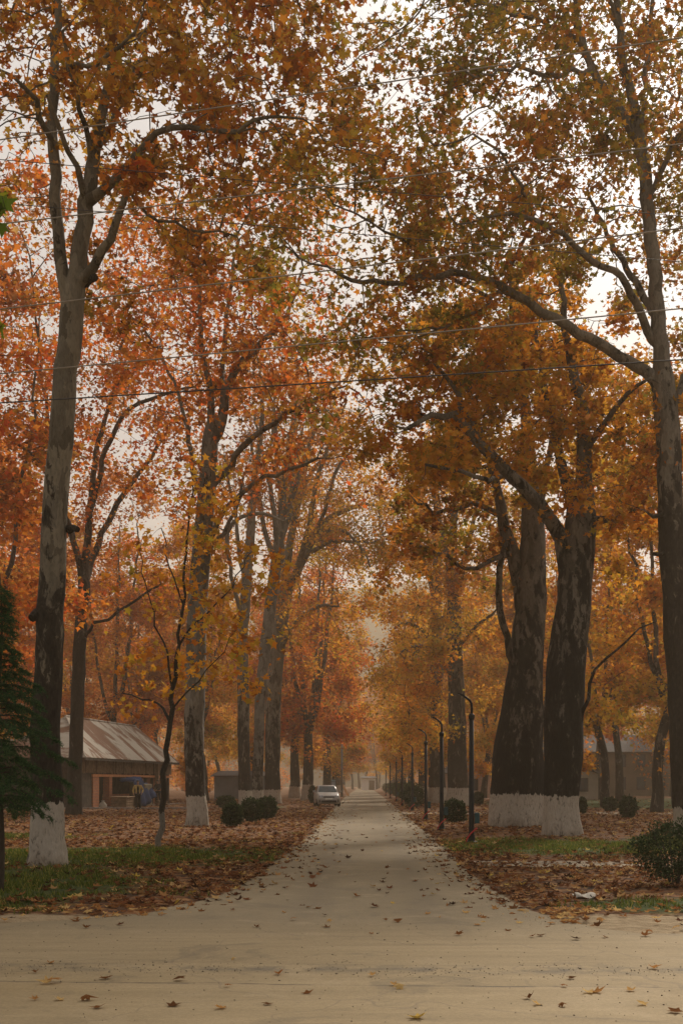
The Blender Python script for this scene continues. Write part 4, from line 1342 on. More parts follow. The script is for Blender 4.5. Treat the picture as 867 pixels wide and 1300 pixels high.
def brick_mat():
    m, nt, out = new_mat('orange_brick')
    L = nt.links
    tc = N(nt, 'ShaderNodeTexCoord')
    sep = N(nt, 'ShaderNodeSeparateXYZ'); L.new(tc.outputs['Object'], sep.inputs[0])
    cmb = N(nt, 'ShaderNodeCombineXYZ')
    L.new(mth(nt, 'ADD', sep.outputs[0], sep.outputs[1]), cmb.inputs[0]); L.new(sep.outputs[2], cmb.inputs[1])
    b = N(nt, 'ShaderNodeTexBrick')
    L.new(cmb.outputs[0], b.inputs['Vector'])
    b.inputs['Scale'].default_value = 1.0
    b.inputs['Brick Width'].default_value = .24
    b.inputs['Row Height'].default_value = .1
    b.inputs['Mortar Size'].default_value = .014
    b.inputs['Color1'].default_value = (.54, .20, .08, 1)
    b.inputs['Color2'].default_value = (.42, .14, .06, 1)
    b.inputs['Mortar'].default_value = (.16, .13, .11, 1)
    f = noise_tex(nt, tc.outputs['Object'], 2.5, 4)
    col = mixc(nt, mth(nt, 'MULTIPLY', f, .5), b.outputs['Color'], (.14, .07, .045))
    principled(nt, out, col, .9, .1, 0, b.outputs['Fac'], .4, .01)
    return m


def tin_mat():
    m, nt, out = new_mat('rusty_tin')
    L = nt.links
    tc = N(nt, 'ShaderNodeTexCoord')
    ob = tc.outputs['Object']
    mp = N(nt, 'ShaderNodeMapping'); mp.inputs['Scale'].default_value = (.8, .3, .3); L.new(ob, mp.inputs[0])
    n1 = noise_tex(nt, mp.outputs[0], .8, 6, .65, .7)
    n2 = noise_tex(nt, ob, 3, 5, .7)
    mp2 = N(nt, 'ShaderNodeMapping'); mp2.inputs['Scale'].default_value = (9, .3, .3); L.new(ob, mp2.inputs[0])
    n3 = noise_tex(nt, mp2.outputs[0], 1, 2)
    base = mixc(nt, n3, (.25, .225, .185), (.34, .31, .26))
    rr = ramp(nt, [(.46, (0, 0, 0)), (.55, (1, 1, 1))])
    L.new(mth(nt, 'ADD', n1, mth(nt, 'MULTIPLY', mth(nt, 'SUBTRACT', n2, .5), .18)), rr.inputs[0])
    rust = mixc(nt, n2, (.09, .043, .026), (.17, .095, .06))
    col = mixc(nt, rr.outputs[0], base, rust)
    w = N(nt, 'ShaderNodeTexWave', wave_type='BANDS', bands_direction='X'); w.inputs['Scale'].default_value = 2.6
    L.new(ob, w.inputs['Vector'])
    principled(nt, out, col, .9, .08, .0, w.outputs['Fac'], .5, .03)
    return m


M_BRICK, M_TIN = brick_mat(), tin_mat()


# ---------------------------------------------------------------- the tin roofed shed
def shed():
    e = empty('shed', (-17.6, 71, 0), math.atan2(.99, .15))
    tag(e, 'long brick and plank shed with a rust streaked hipped tin roof, left of the lane', 'shed')
    Lx, D, He, Hr = 17.9, 6.0, 3.3, 6.1
    # walls (local x along the front, +y inward)
    m = MB(); m.box(0, Lx, D - .2, D, 0, He); m.box(Lx - .2, Lx, .25, D - .2, 0, He); m.box(.2, Lx - .2, 2.6, 2.75, 0, He - .05)
    m.build('rear_wall', M_WOODD, e)
    m = MB()
    y = .2
    while y < D - .2:
        m.box(0 + random.uniform(-.01, .01), .16, y, y + .19, .02, He); y += .2
    m.build('end_wall', M_WOODD, e)
    m = MB(); m.box(.02, 1.75, .05, .2, .02, 2.3); m.box(-.15, 1.9, -.06, .04, 0, .12)
    m.build('plank_bay', M_WOODD, e)
    pl = MB(); x = .0
    while x < Lx - .1:
        b = random.uniform(2.22, 2.34)
        if random.random() > .06: pl.box(x, x + .155, .06 + random.uniform(-.015, .015), .10, b, He - .02)
        x += .19
    pl.build('plank_frieze', M_WOOD, e)
    m = MB(); m.box(1.8, Lx, -.02, .22, 2.06, 2.22); m.build('beam', simple_mat('raw_beam', (.50, .22, .10), .8, .2), e)
    for x0, x1 in [(1.85, 2.9), (4.7, 5.2), (9.8, 10.4), (15.9, 16.5)]:
        m = MB(); m.box(x0, x1, 0, .45, 0, 2.06); m.build('brick_pillar', M_BRICK, e)
    for x0, x1, h in [(5.2, 9.8, .9), (10.4, 15.9, 2.0)]:
        m = MB(); m.box(x0, x1, .5, .7, 0, h); m.build('brick_wall', M_BRICK, e)
    for x0 in [11.2, 12.7, 14.2, 15.2]:
        m = MB(); m.box(x0, x0 + .18, .32, .48, 0, 2.06); m.build('stud', M_WOODD, e)
    m = MB(); m.box(13.7, 13.95, -.3, -.05, 0, He); m.build('post', M_WOOD, e)
    m = MB(); m.box(-.3, Lx + .3, -.9, .0, -.05, .10); m.build('plinth', M_STONE, e)
    m = MB(); m.box(2.95, 4.65, .75, .85, 0, 2.06); m.build('doorway', M_INSHADE, e)  # black sheet across the opening: indoor shade put into its colour
    # hipped roof, sheets of corrugated tin
    ov = .45
    a, b, c, d = (-ov, -ov, He - .05), (Lx + ov, -ov, He - .05), (Lx + ov, D + ov, He - .05), (-ov, D + ov, He - .05)
    r0, r1 = (4.5, D / 2, Hr), (Lx + .1, D / 2, Hr)
    for q in ([a, b, r1, r0], [c, d, r0, r1], [d, a, r0]):
        m = MB(); m.slab(q, .05); m.build('roof', M_TIN, e)
    m = MB(); m.slab([(Lx + .02, -.1, He), (Lx + .02, D + .1, He), (Lx + .02, D / 2, Hr - .1)], .08); m.build('gable', M_WOODD, e)
    m = MB(); m.tube([r0, r1], .09, 6); m.tube([a, r0], .06, 6); m.build('ridge_cap', M_TIN, e)
    m = MB(); m.box(-ov, Lx + ov, -ov + .02, -ov + .06, He - .22, He - .08); m.build('fascia', M_WOODD, e)
    E = e

    def world(x, y, z=0):
        ca, sa = .15 / math.hypot(.15, .99), .99 / math.hypot(.15, .99)
        return (-17.6 + x * ca - y * sa, 71 + x * sa + y * ca, z)
    # things in front of the shed
    t = empty('tarpaulin', world(7.6, -.9), math.atan2(.99, .15))
    tag(t, 'crumpled blue tarpaulin draped over a heap in front of the brick shed', 'tarpaulin')
    rng = np.random.default_rng(3)
    V, F = [], []
    nu, nv = 22, 14
    for i in range(nu):
        for j in range(nv):
            u, v = i / (nu - 1), j / (nv - 1)
            x = -2.0 + 3.4 * u
            top = 1.75 + .25 * math.sin(u * 5) + .1 * math.sin(u * 17)
            if v < .3: yy, zz = .6 - 1.0 * (v / .3), top
            else:
                w = (v - .3) / .7
                yy = -.4 - .55 * w - .12 * math.sin(u * 21 + w * 3) * w
                low = .1 + 1.2 * max(0, (u - .35)) if u > .35 else .1
                zz = top - (top - low) * w
            sx = 1.0 - .25 * (1 - abs(2 * u - 1)) * 0
            V.append((x - .5 * max(0, .4 - u) * (v > .3) * (v - .3), yy, zz + rng.normal(0, .025)))
    for i in range(nu - 1):
        for j in range(nv - 1):
            q = i * nv + j
            F.append((q, q + nv, q + nv + 1, q + 1))
    me = bpy.data.meshes.new('sheet'); me.from_pydata(V, [], F)
    o = link('sheet', me, M_BLUE, t, True)
    md = o.modifiers.new('thick', 'SOLIDIFY'); md.thickness = .015
    m = MB(); m.box(-.3, 1.3, -.62, .5, 0, 1.6); m.build('covered_heap', M_OLIVEC, t, bevel=.08)
    c = empty('crate', world(4.2, -1.1), math.atan2(.99, .15) + .1)
    tag(c, 'low brown wooden crate standing before the black doorway of the shed', 'crate')
    m = MB()
    for k in range(4): m.box(-.95, .95, -.5, -.46, .04 + k * .17, .18 + k * .17); m.box(-.95, .95, .46, .5, .04 + k * .17, .18 + k * .17); m.box(-.95, -.91, -.45, .45, .04 + k * .17, .18 + k * .17); m.box(.91, .95, -.45, .45, .04 + k * .17, .18 + k * .17)
    for sx in (-.9, .83):
        for sy in (-.45, .38): m.box(sx, sx + .07, sy, sy + .07, 0, .72)
    m.build('slats', M_WOOD, c)
    m = MB(); m.box(-1.05, 1.05, -.58, .58, .72, .77); m.build('lid', simple_mat('pale_board', (.33, .22, .13), .8), c)
    s = empty('sack', world(1.0, -1.0)); tag(s, 'small pale sack on the ground at the left corner of the shed', 'sack')
    m = MB(); rings = []
    for z, r in [(0, .2), (.08, .27), (.25, .25), (.4, .16), (.46, .07), (.55, .11)]:
        rings.append([(math.cos(q * PI / 5) * r * (1 + .08 * math.sin(q * 3)), math.sin(q * PI / 5) * r * .8, z) for q in range(10)])
    m.loft(rings); m.build('bag', M_WHITEW, s, True)
    p = empty('planks', world(12.2, -.95), math.atan2(.99, .15))
    tag(p, 'low pile of loose boards beside the wall at the right half of the shed', 'planks')
    for k in range(5):
        m = MB(); m.box(-1.2 + k * .1, 1.3 - k * .13, -.3 + .1 * (k % 3), -.05 + .1 * (k % 3), .10 + k * .06, .155 + k * .06); m.build('board', M_WOOD, p)
    return world


shed_world = shed()


# ---------------------------------------------------------------- people
def skin_mesh(name, verts, edges, radii, sub=2, root=0):
    me = bpy.data.meshes.new(name + '_cage')
    me.from_pydata([tuple(v) for v in verts], edges, [])
    o = bpy.data.objects.new(name + '_cage', me)
    COL.objects.link(o)
    o.modifiers.new('skin', 'SKIN')
    if not me.skin_vertices:
        bm = bmesh.new(); bm.from_mesh(me); bm.verts.layers.skin.verify(); bm.to_mesh(me); bm.free()
    for i, r in enumerate(radii):
        d = me.skin_vertices[0].data[i]
        d.radius = r if hasattr(r, '__len__') else (r, r)
        d.use_root = (i == root)
    sb = o.modifiers.new('sub', 'SUBSURF'); sb.levels = sub; sb.render_levels = sub
    dg = bpy.context.evaluated_depsgraph_get()
    out = bpy.data.meshes.new_from_object(o.evaluated_get(dg), depsgraph=dg)
    out.name = name
    bpy.data.objects.remove(o)
    return out


def person(loc, rz, label, jacket, vest, trousers, skin, hair, pose):
    e = empty('person', loc, rz)
    tag(e, label, 'person')
    V, E, R, idx = [], [], [], {}

    def v(n, p, r, par=None):
        idx[n] = len(V); V.append(p); R.append(r)
        if par is not None: E.append((idx[par], idx[n]))
    lean = pose.get('lean', 0)
    # facing -y; x to the figure's left in the picture's right
    v('pelvis', (0, 0, .95), (.15, .10))
    v('waist', (0, -.0 - lean * .2, 1.10), (.135, .095), 'pelvis')
    v('chest', (0, -lean * .5, 1.30), (.17, .11), 'waist')
    v('collar', (0, -lean * .75, 1.45), (.09, .075), 'chest')
    v('neck', (0, -lean * .85, 1.52), .055, 'collar')
    v('jaw', (0, -.02 - lean, 1.58), (.062, .07), 'neck')
    v('skull', (0, -.005 - lean, 1.66), (.076, .09), 'jaw')
    v('crown', (0, 0 - lean, 1.73), (.055, .065), 'skull')
    v('nose', (0, -.095 - lean, 1.635), .014, 'skull')
    for s, nm in ((-1, 'r'), (1, 'l')):
        sx, sy = s * .19, -lean * .65
        v('sh' + nm, (sx, sy, 1.42), .062, 'chest')
        el = pose['elbow' + nm]; wr = pose['wrist' + nm]
        v('el' + nm, el, .046, 'sh' + nm)
        v('wr' + nm, wr, .031, 'el' + nm)
        dv = (Vector(wr) - Vector(el)).normalized()
        side = dv.cross(Vector((s, .2, 0))).normalized()
        pc = Vector(wr) + dv * .06
        v('pm' + nm, tuple(pc), (.036, .018), 'wr' + nm)
        for k in range(4):
            off = side * (.027 - .018 * k)
            a = pc + dv * .035 + off
            ln = (.065, .075, .07, .055)[k]
            v('f%d' % k + nm, tuple(a), .009, 'pm' + nm)
            v('g%d' % k + nm, tuple(a + dv * ln * .55 + Vector((-s * .008, 0, 0))), .008, 'f%d' % k + nm)
            v('h%d' % k + nm, tuple(a + dv * ln + Vector((-s * .03, 0, 0))), .007, 'g%d' % k + nm)
        th = Vector(wr) + dv * .03 + side * .035
        v('t0' + nm, tuple(th), .011, 'pm' + nm)
        v('t1' + nm, tuple(th + dv * .03 + side * .025), .009, 't0' + nm)
        kn = pose['knee' + nm]; an = pose['ankle' + nm]
        v('hip' + nm, (s * .09, 0, .90), .09, 'pelvis')
        v('kn' + nm, kn, .058, 'hip' + nm)
        v('an' + nm, an, .040, 'kn' + nm)
        v('toe' + nm, (an[0] + s * .02, an[1] - .17, .035), (.042, .03), 'an' + nm)
    me = skin_mesh('body', V, E, R)
    link('body', me, skin, e, True)

    def clothes(nm, names, edges, grow, mat):
        vs = [V[idx[n]] for n in names]
        rs = [((R[idx[n]][0] if hasattr(R[idx[n]], '__len__') else R[idx[n]]) + grow, (R[idx[n]][1] if hasattr(R[idx[n]], '__len__') else R[idx[n]]) + grow) for n in names]
        es = [(names.index(a), names.index(b)) for a, b in edges]
        link(nm, skin_mesh(nm, vs, es, rs), mat, e, True)
    jn = ['pelvis', 'waist', 'chest', 'collar', 'shr', 'elr', 'wrr', 'shl', 'ell', 'wrl']
    je = [('pelvis', 'waist'), ('waist', 'chest'), ('chest', 'collar'), ('chest', 'shr'), ('shr', 'elr'), ('elr', 'wrr'), ('chest', 'shl'), ('shl', 'ell'), ('ell', 'wrl')]
    clothes('jacket', jn, je, .022, jacket)
    tn = ['pelvis', 'hipr', 'knr', 'anr', 'hipl', 'knl', 'anl']
    te = [('pelvis', 'hipr'), ('hipr', 'knr'), ('knr', 'anr'), ('pelvis', 'hipl'), ('hipl', 'knl'), ('knl', 'anl')]
    clothes('trousers', tn, te, .018, trousers)
    for nm in 'rl':
        an = V[idx['an' + nm]]; to = V[idx['toe' + nm]]
        me = skin_mesh('shoe', [(an[0], an[1] + .05, .045), (an[0], an[1] - .05, .05), (to[0], to[1], .035), (an[0], an[1], .12)], [(0, 1), (1, 2), (1, 3)], [(.05, .04), (.055, .05), (.05, .033), .055], 1)
        link('shoe', me, M_BLACK, e, True)
    # hair cap and eyes
    m = MB(); rings = []
    cx, cy, cz = 0, .008 - lean, 1.675
    for i in range(7):
        ph = -.25 + (PI / 2 + .25) * i / 6
        rings.append([(cx + .088 * math.cos(ph) * math.cos(q * PI / 8), cy + .012 + .098 * math.cos(ph) * math.sin(q * PI / 8), cz + .015 + .095 * math.sin(ph) + (.03 if math.sin(q * PI / 8) < -.3 and i == 0 else 0)) for q in range(16)])
    m.loft(rings, True); m.build('hair', hair, e, True)
    for s in (-1, 1):
        m = MB(); m.tube([(s * .03, -.088 - lean, 1.655), (s * .03, -.096 - lean, 1.655)], [.009, .005], 6); m.build('eye', M_BLACK, e)
    if vest is not None:
        m = MB(); rings = []
        for z, rx, ry in [(.96, .165, .125), (1.12, .15, .12), (1.30, .175, .13), (1.42, .12, .1)]:
            rings.append([(rx * math.cos(q * PI / 8) * .55, -abs(ry * math.sin(q * PI / 8)) - .012 - lean * (z - .95) * 1.4 if True else 0, z) for q in range(17)])
        m.loft(rings, False); o = m.build('shirt_front', vest, e, True)
    return e


SKIN = simple_mat('skin', (.30, .16, .10), .6, .3)
HAIR = simple_mat('black_hair', (.012, .010, .009), .6, .3)
person((-13.7, 69.05, .035), .25, 'man in an open mustard jacket and black trousers standing before the blue tarpaulin', simple_mat('mustard_cloth', (.34, .24, .085), .9, .1),
       simple_mat('black_cloth', (.015, .015, .017), .9, .1), simple_mat('black_trousers', (.016, .015, .016), .9, .1), SKIN, HAIR,
       dict(elbowr=(-.30, .03, 1.17), wristr=(-.27, -.12, .98), elbowl=(.30, .02, 1.18), wristl=(.24, -.16, 1.02), kneer=(-.10, -.03, .50), ankler=(-.12, .02, .08), kneel=(.11, -.02, .50), anklel=(.14, .03, .08)))
sw = shed_world(13.0, -.55)
person((sw[0], sw[1], .10), -.5, 'man in dark grey clothes leaning by the shed post at the brick wall', simple_mat('charcoal_cloth', (.035, .037, .045), .9, .1), None,
       simple_mat('grey_trousers', (.03, .032, .04), .9, .1), SKIN, HAIR,
       dict(lean=.12, elbowr=(-.27, -.15, 1.20), wristr=(-.12, -.33, 1.12), elbowl=(.27, -.14, 1.18), wristl=(.10, -.32, 1.05), kneer=(-.10, -.10, .50), ankler=(-.12, .04, .08), kneel=(.12, -.02, .50), anklel=(.14, .08, .08)))


# ---------------------------------------------------------------- lamp posts
def lamp():
    e = empty('street_lamp')
    m = MB(); m.tube([(0, 0, -.1), (0, 0, .35), (0, 0, 3.3)], [.075, .072, .062], 12); m.build('pole', M_BLACK, e, True)
    m = MB(); m.tube([(0, 0, 0), (0, 0, .05), (0, 0, .06), (0, 0, .22)], [.16, .16, .1, .09], 12); m.build('base_flange', M_BLACK, e)
    m = MB(); m.tube([(0, 0, 3.26), (0, 0, 3.30), (0, 0, 3.38), (0, 0, 3.42)], [.07, .085, .085, .045], 12); m.build('collar', M_BLACK, e)
    m = MB()
    pts = [(0, 0, 3.35), (.01, 0, 3.55), (0, 0, 3.68), (-.05, 0, 3.77), (-.14, 0, 3.84), (-.22, 0, 3.89)]
    m.tube(pts, [.036, .034, .033, .032, .030, .028], 8); m.build('arm', M_BLACK, e, True)
    m = MB(); m.loft([[(-.17 + x * 0, y, z) for x, y, z in ((0, -.03, 3.875), (0, .03, 3.875), (0, .03, 3.905), (0, -.03, 3.905))],
                      [(-.24, y, z) for y, z in ((-.06, 3.875), (.06, 3.875), (.05, 3.93), (-.05, 3.93))], [(-.36, y, z) for y, z in ((-.05, 3.925), (.05, 3.925), (.035, 3.96), (-.035, 3.96))]])
    h = m.build('lamp_head', M_BLACK, e)
    m = MB(); m.slab([(-.22, -.045, 3.872), (-.34, -.035, 3.915), (-.34, .035, 3.915), (-.22, .045, 3.872)], .006); m.build('lens', simple_mat('lamp_glass', (.3, .3, .28), .3, .5), h)
    m = MB(); m.box(.08, .21, -.08, .08, .52, .80); m.build('control_box', M_TEAL, e, bevel=.012)
    m = MB(); m.tube([(-.15, -.12, .03), (-.12, -.11, .12), (-.03, -.10, .25), (.07, -.09, .34), (.14, -.1, .40)], .019, 7); m.build('red_conduit', M_REDT, e, True)
    return e


lp = lamp()
spots = [(2.83, 30.0, 'tallest looking black lamp post with a teal box, the nearest beside the lane'), (2.62, 38.5, 'black lamp post standing before the hazy trunks, second beside the lane'),
         (2.66, 49.0, 'black lamp post third beside the lane, left of the dark round bush'), (2.80, 66, None), (2.68, 80, None), (2.84, 100, None), (2.8, 122, None), (2.85, 148, None)]
for i, (x, y, lb) in enumerate(spots):
    o = lp if i == 0 else copy_tree(lp)
    o.location = (x, y, float(gz(x, y)))
    o.rotation_euler = (0, 0, random.uniform(-.15, .15))
    o.scale.z = 1 + random.uniform(-.03, .03) if i else 1
    tag(o, lb or 'small far black lamp post in the receding row by the dark hedge', 'street lamp', 'black lamp posts along the right edge of the lane')


# ---------------------------------------------------------------- car
def car(loc, rz, paint, label, van=False):
    e = empty('parked_car' if not van else 'parked_van', loc, rz)
    tag(e, label, 'car' if not van else 'van', None)
    # stations along y (front = -y): y, half width, z sill, z belt, z top of body, top half width
    S = [(-1.86, .55, .36, .52, .62, .50), (-1.80, .70, .24, .55, .72, .60), (-1.55, .79, .20, .60, .84, .68), (-1.0, .82, .19, .66, .95, .72), (-.75, .82, .19, .68, 1.0, .74), (.2, .83, .19, .72, .98, .77),
         (1.1, .82, .19, .74, 1.0, .76), (1.6, .79, .22, .74, 1.0, .72), (1.80, .72, .30, .72, .98, .66), (1.86, .6, .40, .70, .90, .56)]
    rings = []
    for y, w, zs, zb, zt, wt in S:
        rings.append([(-w * .93, y, zs), (w * .93, y, zs), (w, y, zs + .12), (w, y, zb), (wt + .02, y, zt - .03), (wt - .06, y, zt), (-wt + .06, y, zt), (-wt - .02, y, zt - .03), (-w, y, zb), (-w, y, zs + .12)])
    m = MB(); m.loft(rings); m.build('body', paint, e, True)
    # cabin
    C = [(-.78, .70, .95, .96), (-.15, .60, .95, 1.44), (.35, .60, .95, 1.49), (1.25, .58, .95, 1.46), (1.72, .60, .95, 1.02)]
    m = MB(); rings = []
    for y, w, z0, z1 in C:
        k = (z1 - z0) / .5
        wb = .76
        rings.append([(-wb, y, z0), (wb, y, z0), (wb - (wb - w) * k, y, z1 - .05 * k), (wb - (wb - w) * k - .08 * k, y, z1), (-(wb - (wb - w) * k - .08 * k), y, z1), (-(wb - (wb - w) * k), y, z1 - .05 * k)])
    m.loft(rings); m.build('roof', paint, e, True)
    gl = simple_mat('windscreen_glass', (.10, .13, .14), .08, .7, 0, .2, 1)
    m = MB(); m.slab([(-.64, -.735, 1.00), (.64, -.735, 1.00), (.53, -.20, 1.415), (-.53, -.20, 1.415)], .012); m.build('windscreen', gl, e)
    m = MB(); m.slab([(.62, 1.70, 1.06), (-.62, 1.70, 1.06), (-.5, 1.30, 1.42), (.5, 1.30, 1.42)], .012); m.build('rear_window', gl, e)
    for s in (-1, 1):
        for y0, y1 in ((-.45, .33), (.42, 1.28)):
            q = [(s * .775, y0 + .0, 1.03), (s * .775, y1, 1.03), (s * .645, y1 - .05 if y1 < 1 else y1 - .12, 1.40), (s * .645, y0 + .42 if y0 < 0 else y0 + .02, 1.40)]
            if s > 0: q = q[::1]
            m = MB(); m.slab(q if s > 0 else q[::-1], .012); m.build('side_window', gl, e)
        m = MB(); m.tube([(s * .72, -.5, 1.0), (s * .86, -.5, 1.03)], .02, 6); m.box(s * .92 - .09, s * .92 + .09, -.55, -.45, .98, 1.11); m.build('wing_mirror', M_BLACK if van else paint, e, bevel=.01)
        m = MB(); m.loft([[(s * .40, -1.845, .62), (s * .66, -1.79, .62), (s * .66, -1.77, .74), (s * .42, -1.83, .72)], [(s * .40, -1.79, .62), (s * .66, -1.62, .62), (s * .66, -1.6, .78), (s * .42, -1.7, .78)]])
        m.build('headlight', simple_mat('headlight_lens', (.10, .11, .12), .1, .7), e)
        m = MB(); m.tube([(s * .60, -1.835, .40), (s * .60, -1.79, .40)], [.075, .085], 10); m.build('fog_lamp', M_BLACK, e)
        m = MB(); m.box(s * .70 - .06, s * .70 + .06, 1.80, 1.86, .72, .95); m.build('tail_light', M_REDT, e)
        for yw in (-1.16, 1.16):
            w = empty('wheel', (s * .74, yw, .29)); w.parent = e
            m = MB(); rings = []
            for r, x in ((.19, -.09), (.27, -.095), (.29, -.07), (.29, .07), (.27, .095), (.19, .09)):
                rings.append([(x, r * math.cos(q * PI / 9), r * math.sin(q * PI / 9)) for q in range(18)])
            m.loft(rings, False); m.build('tyre', M_BLACK, w, True)
            m = MB(); m.tube([(-.07, 0, 0), (.07, 0, 0)], .19, 16); m.tube([(s * .07, 0, 0), (s * .085, 0, 0)], [.06, .05], 10); m.build('rim', simple_mat('steel_rim', (.3, .3, .3), .4, .5, .6), w)
    m = MB(); m.box(-.38, .38, -1.885, -1.83, .64, .72); m.build('grille', M_BLACK, e, bevel=.01)
    m = MB(); m.box(-.52, .52, -1.872, -1.80, .30, .44); m.build('lower_grille', M_BLACK, e, bevel=.01)
    m = MB(); m.box(-.26, .26, -1.89, -1.865, .50, .60); m.build('number_plate', simple_mat('plate', (.6, .6, .55), .5), e)
    m = MB(); m.box(-.70, .70, -1.86, -1.80, .46, .49); m.build('bumper_strip', M_BLACK, e)
    for s in (-.25, .2):
        m = MB(); m.tube([(s, -.76, 1.015), (s + .42, -.66, 1.075)], .009, 5); m.build('wiper', M_BLACK, e)
    return e


car((-2.62, 80.0, .015), .12, simple_mat('silver_white_paint', (.30, .28, .25), .3, .5, 0, .06), 'dusty silver white hatchback parked facing us at the left edge of the lane')


def van():
    e = empty('parked_van', (-4.6, 152, .03), .05)
    tag(e, 'small teal van with a pale front parked far down the lane behind the white car', 'van')
    m = MB(); m.loft([[(-.85, y, .35), (.85, y, .35), (.88, y, 1.2), (.78, y, z), (-.78, y, z), (-.88, y, 1.2)] for y, z in ((-1.3, 1.95), (-1.1, 2.1), (2.0, 2.1), (2.1, 2.0))]); m.build('body', M_TEAL, e, False)
    m = MB(); m.loft([[(-.82, -2.0, .4), (.82, -2.0, .4), (.84, -1.98, 1.1), (-.84, -1.98, 1.1)], [(-.85, -1.32, .35), (.85, -1.32, .35), (.88, -1.32, 1.2), (-.88, -1.32, 1.2)]]); m.build('bonnet', M_WHITEW, e)
    m = MB(); m.slab([(-.78, -1.90, 1.12), (.78, -1.90, 1.12), (.72, -1.33, 1.85), (-.72, -1.33, 1.85)], .03); m.build('windscreen', M_GLASSD, e)
    for s in (-1, 1):
        for yw in (-1.3, 1.4):
            m = MB(); m.tube([(s * .70, yw, .32), (s * .90, yw, .32)], .32, 14); m.build('wheel', M_BLACK, e)
        m = MB(); m.box(s * .6 - .12, s * .6 + .12, -2.04, -2.0, .65, .85); m.build('headlight', M_GLASSD, e)


van()


# ---------------------------------------------------------------- buildings behind the trees
def window(m_frame, parent, x, y, z, w, h, depth=.06):
    f = MB(); t = .07
    f.box(x - w / 2 - t, x + w / 2 + t, y - depth, y, z - t, z); f.box(x - w / 2 - t, x + w / 2 + t, y - depth, y, z + h, z + h + t)
    f.box(x - w / 2 - t, x - w / 2, y - depth, y, z, z + h); f.box(x + w / 2, x + w / 2 + t, y - depth, y, z, z + h); f.box(x - .03, x + .03, y - depth + .01, y, z, z + h)
    o = f.build('window', m_frame, parent)
    p = MB(); p.box(x - w / 2, x + w / 2, y - .03, y - .004, z, z + h); p.build('pane', M_GLASSD, o)


def house(loc, rz, w, d, h, hr, wall, roofm, label, cols, rows=1, gable_front=True, win=(.9, 1.2), name='house'):
    e = empty(name, loc, rz)
    tag(e, label, 'house' if name == 'house' else 'building')
    m = MB(); m.box(-w / 2, w / 2, 0, d, -.2, h)
    if gable_front: m.add([(-w / 2, 0, h), (w / 2, 0, h), (0, 0, h + hr), (-w / 2, d, h), (w / 2, d, h), (0, d, h + hr)], [(0, 1, 2), (3, 5, 4), (0, 2, 5, 3), (1, 4, 5, 2)])
    m.build('wall', wall, e)
    o = .35
    if gable_front:
        sl = hr / (w / 2)
        for s in (-1, 1):
            q = [(0, -o, h + hr + .06), (s * (w / 2 + o), -o, h - o * sl + .06), (s * (w / 2 + o), d + o, h - o * sl + .06), (0, d + o, h + hr + .06)]
            m = MB(); m.slab(q if s < 0 else q[::-1], .12); m.build('roof', roofm, e)
    else:
        for q in ([(-w / 2 - o, -o, h), (w / 2 + o, -o, h), (w / 2 - hr * .6, d / 2, h + hr), (-w / 2 + hr * .6, d / 2, h + hr)], [(w / 2 + o, d + o, h), (-w / 2 - o, d + o, h), (-w / 2 + hr * .6, d / 2, h + hr), (w / 2 - hr * .6, d / 2, h + hr)],
                  [(-w / 2 - o, d + o, h), (-w / 2 - o, -o, h), (-w / 2 + hr * .6, d / 2, h + hr)], [(w / 2 + o, -o, h), (w / 2 + o, d + o, h), (w / 2 - hr * .6, d / 2, h + hr)]):
            m = MB(); m.slab(q, .1); m.build('roof', roofm, e)
    n = 0
    for r in range(rows):
        for c in cols:
            z = .9 + r * 2.9
            window(M_WOODD if r % 2 == 0 else M_WOODD, e, c, 0, z, *win)
    return e


M_ROOFD = simple_mat('dark_tin_roof', (.09, .085, .085), .6, .2)
M_ROOFG = simple_mat('grey_tin_roof', (.13, .125, .12), .9, .05)
M_YELW = simple_mat('ochre_wall', (.15, .12, .085), .9, .1, 0, .2, .5)
e = house((20.4, 113, 0), -.08, 5.6, 6, 2.6, 1.3, M_WHITEW, M_ROOFD, 'small pale house with a dark gable roof right of the joined old trunks', [1.3, -1.3])
m = MB(); m.box(2.82, 3.6, .3, 1.2, 0, 2.2); m.build('lean_to', M_WOODD, e)
house((33.0, 146, 0), .0, 30, 10, 5.7, 2.4, M_YELW, M_ROOFG, 'long two storey ochre building with rows of windows, hazy behind the right grove', [-12.5, -10, -7.5, -5, -2.5, 0, 2.5, 5, 7.5, 10, 12.5], 2, False, (1.0, 1.5), 'building')
house((11.9, 126, 0), .15, 4.2, 6, 2.9, 1.4, simple_mat('pinkish_render', (.48, .36, .29), .9, .1), M_ROOFG, 'small pinkish gabled house seen just right of the nearest lamp post', [0.2], 1)
house((-12.2, 112, 0), .05, 5.0, 5, 2.4, .5, M_GREYW, M_ROOFG, 'plain grey sheet walled hut behind the dark bushes on the left', [], 1, False, name='building')
e = house((1.15, 287, 0), 0, 3.6, 4, 3.1, .4, simple_mat('white_render', (.7, .68, .64), .9, .1), M_ROOFG, 'tiny white gatehouse closing the far end of the lane', [], 1, False, name='building')
m = MB(); m.box(.1, 1.5, -.06, -.003, 0, 2.4); m.build('gate', M_YELW, e)

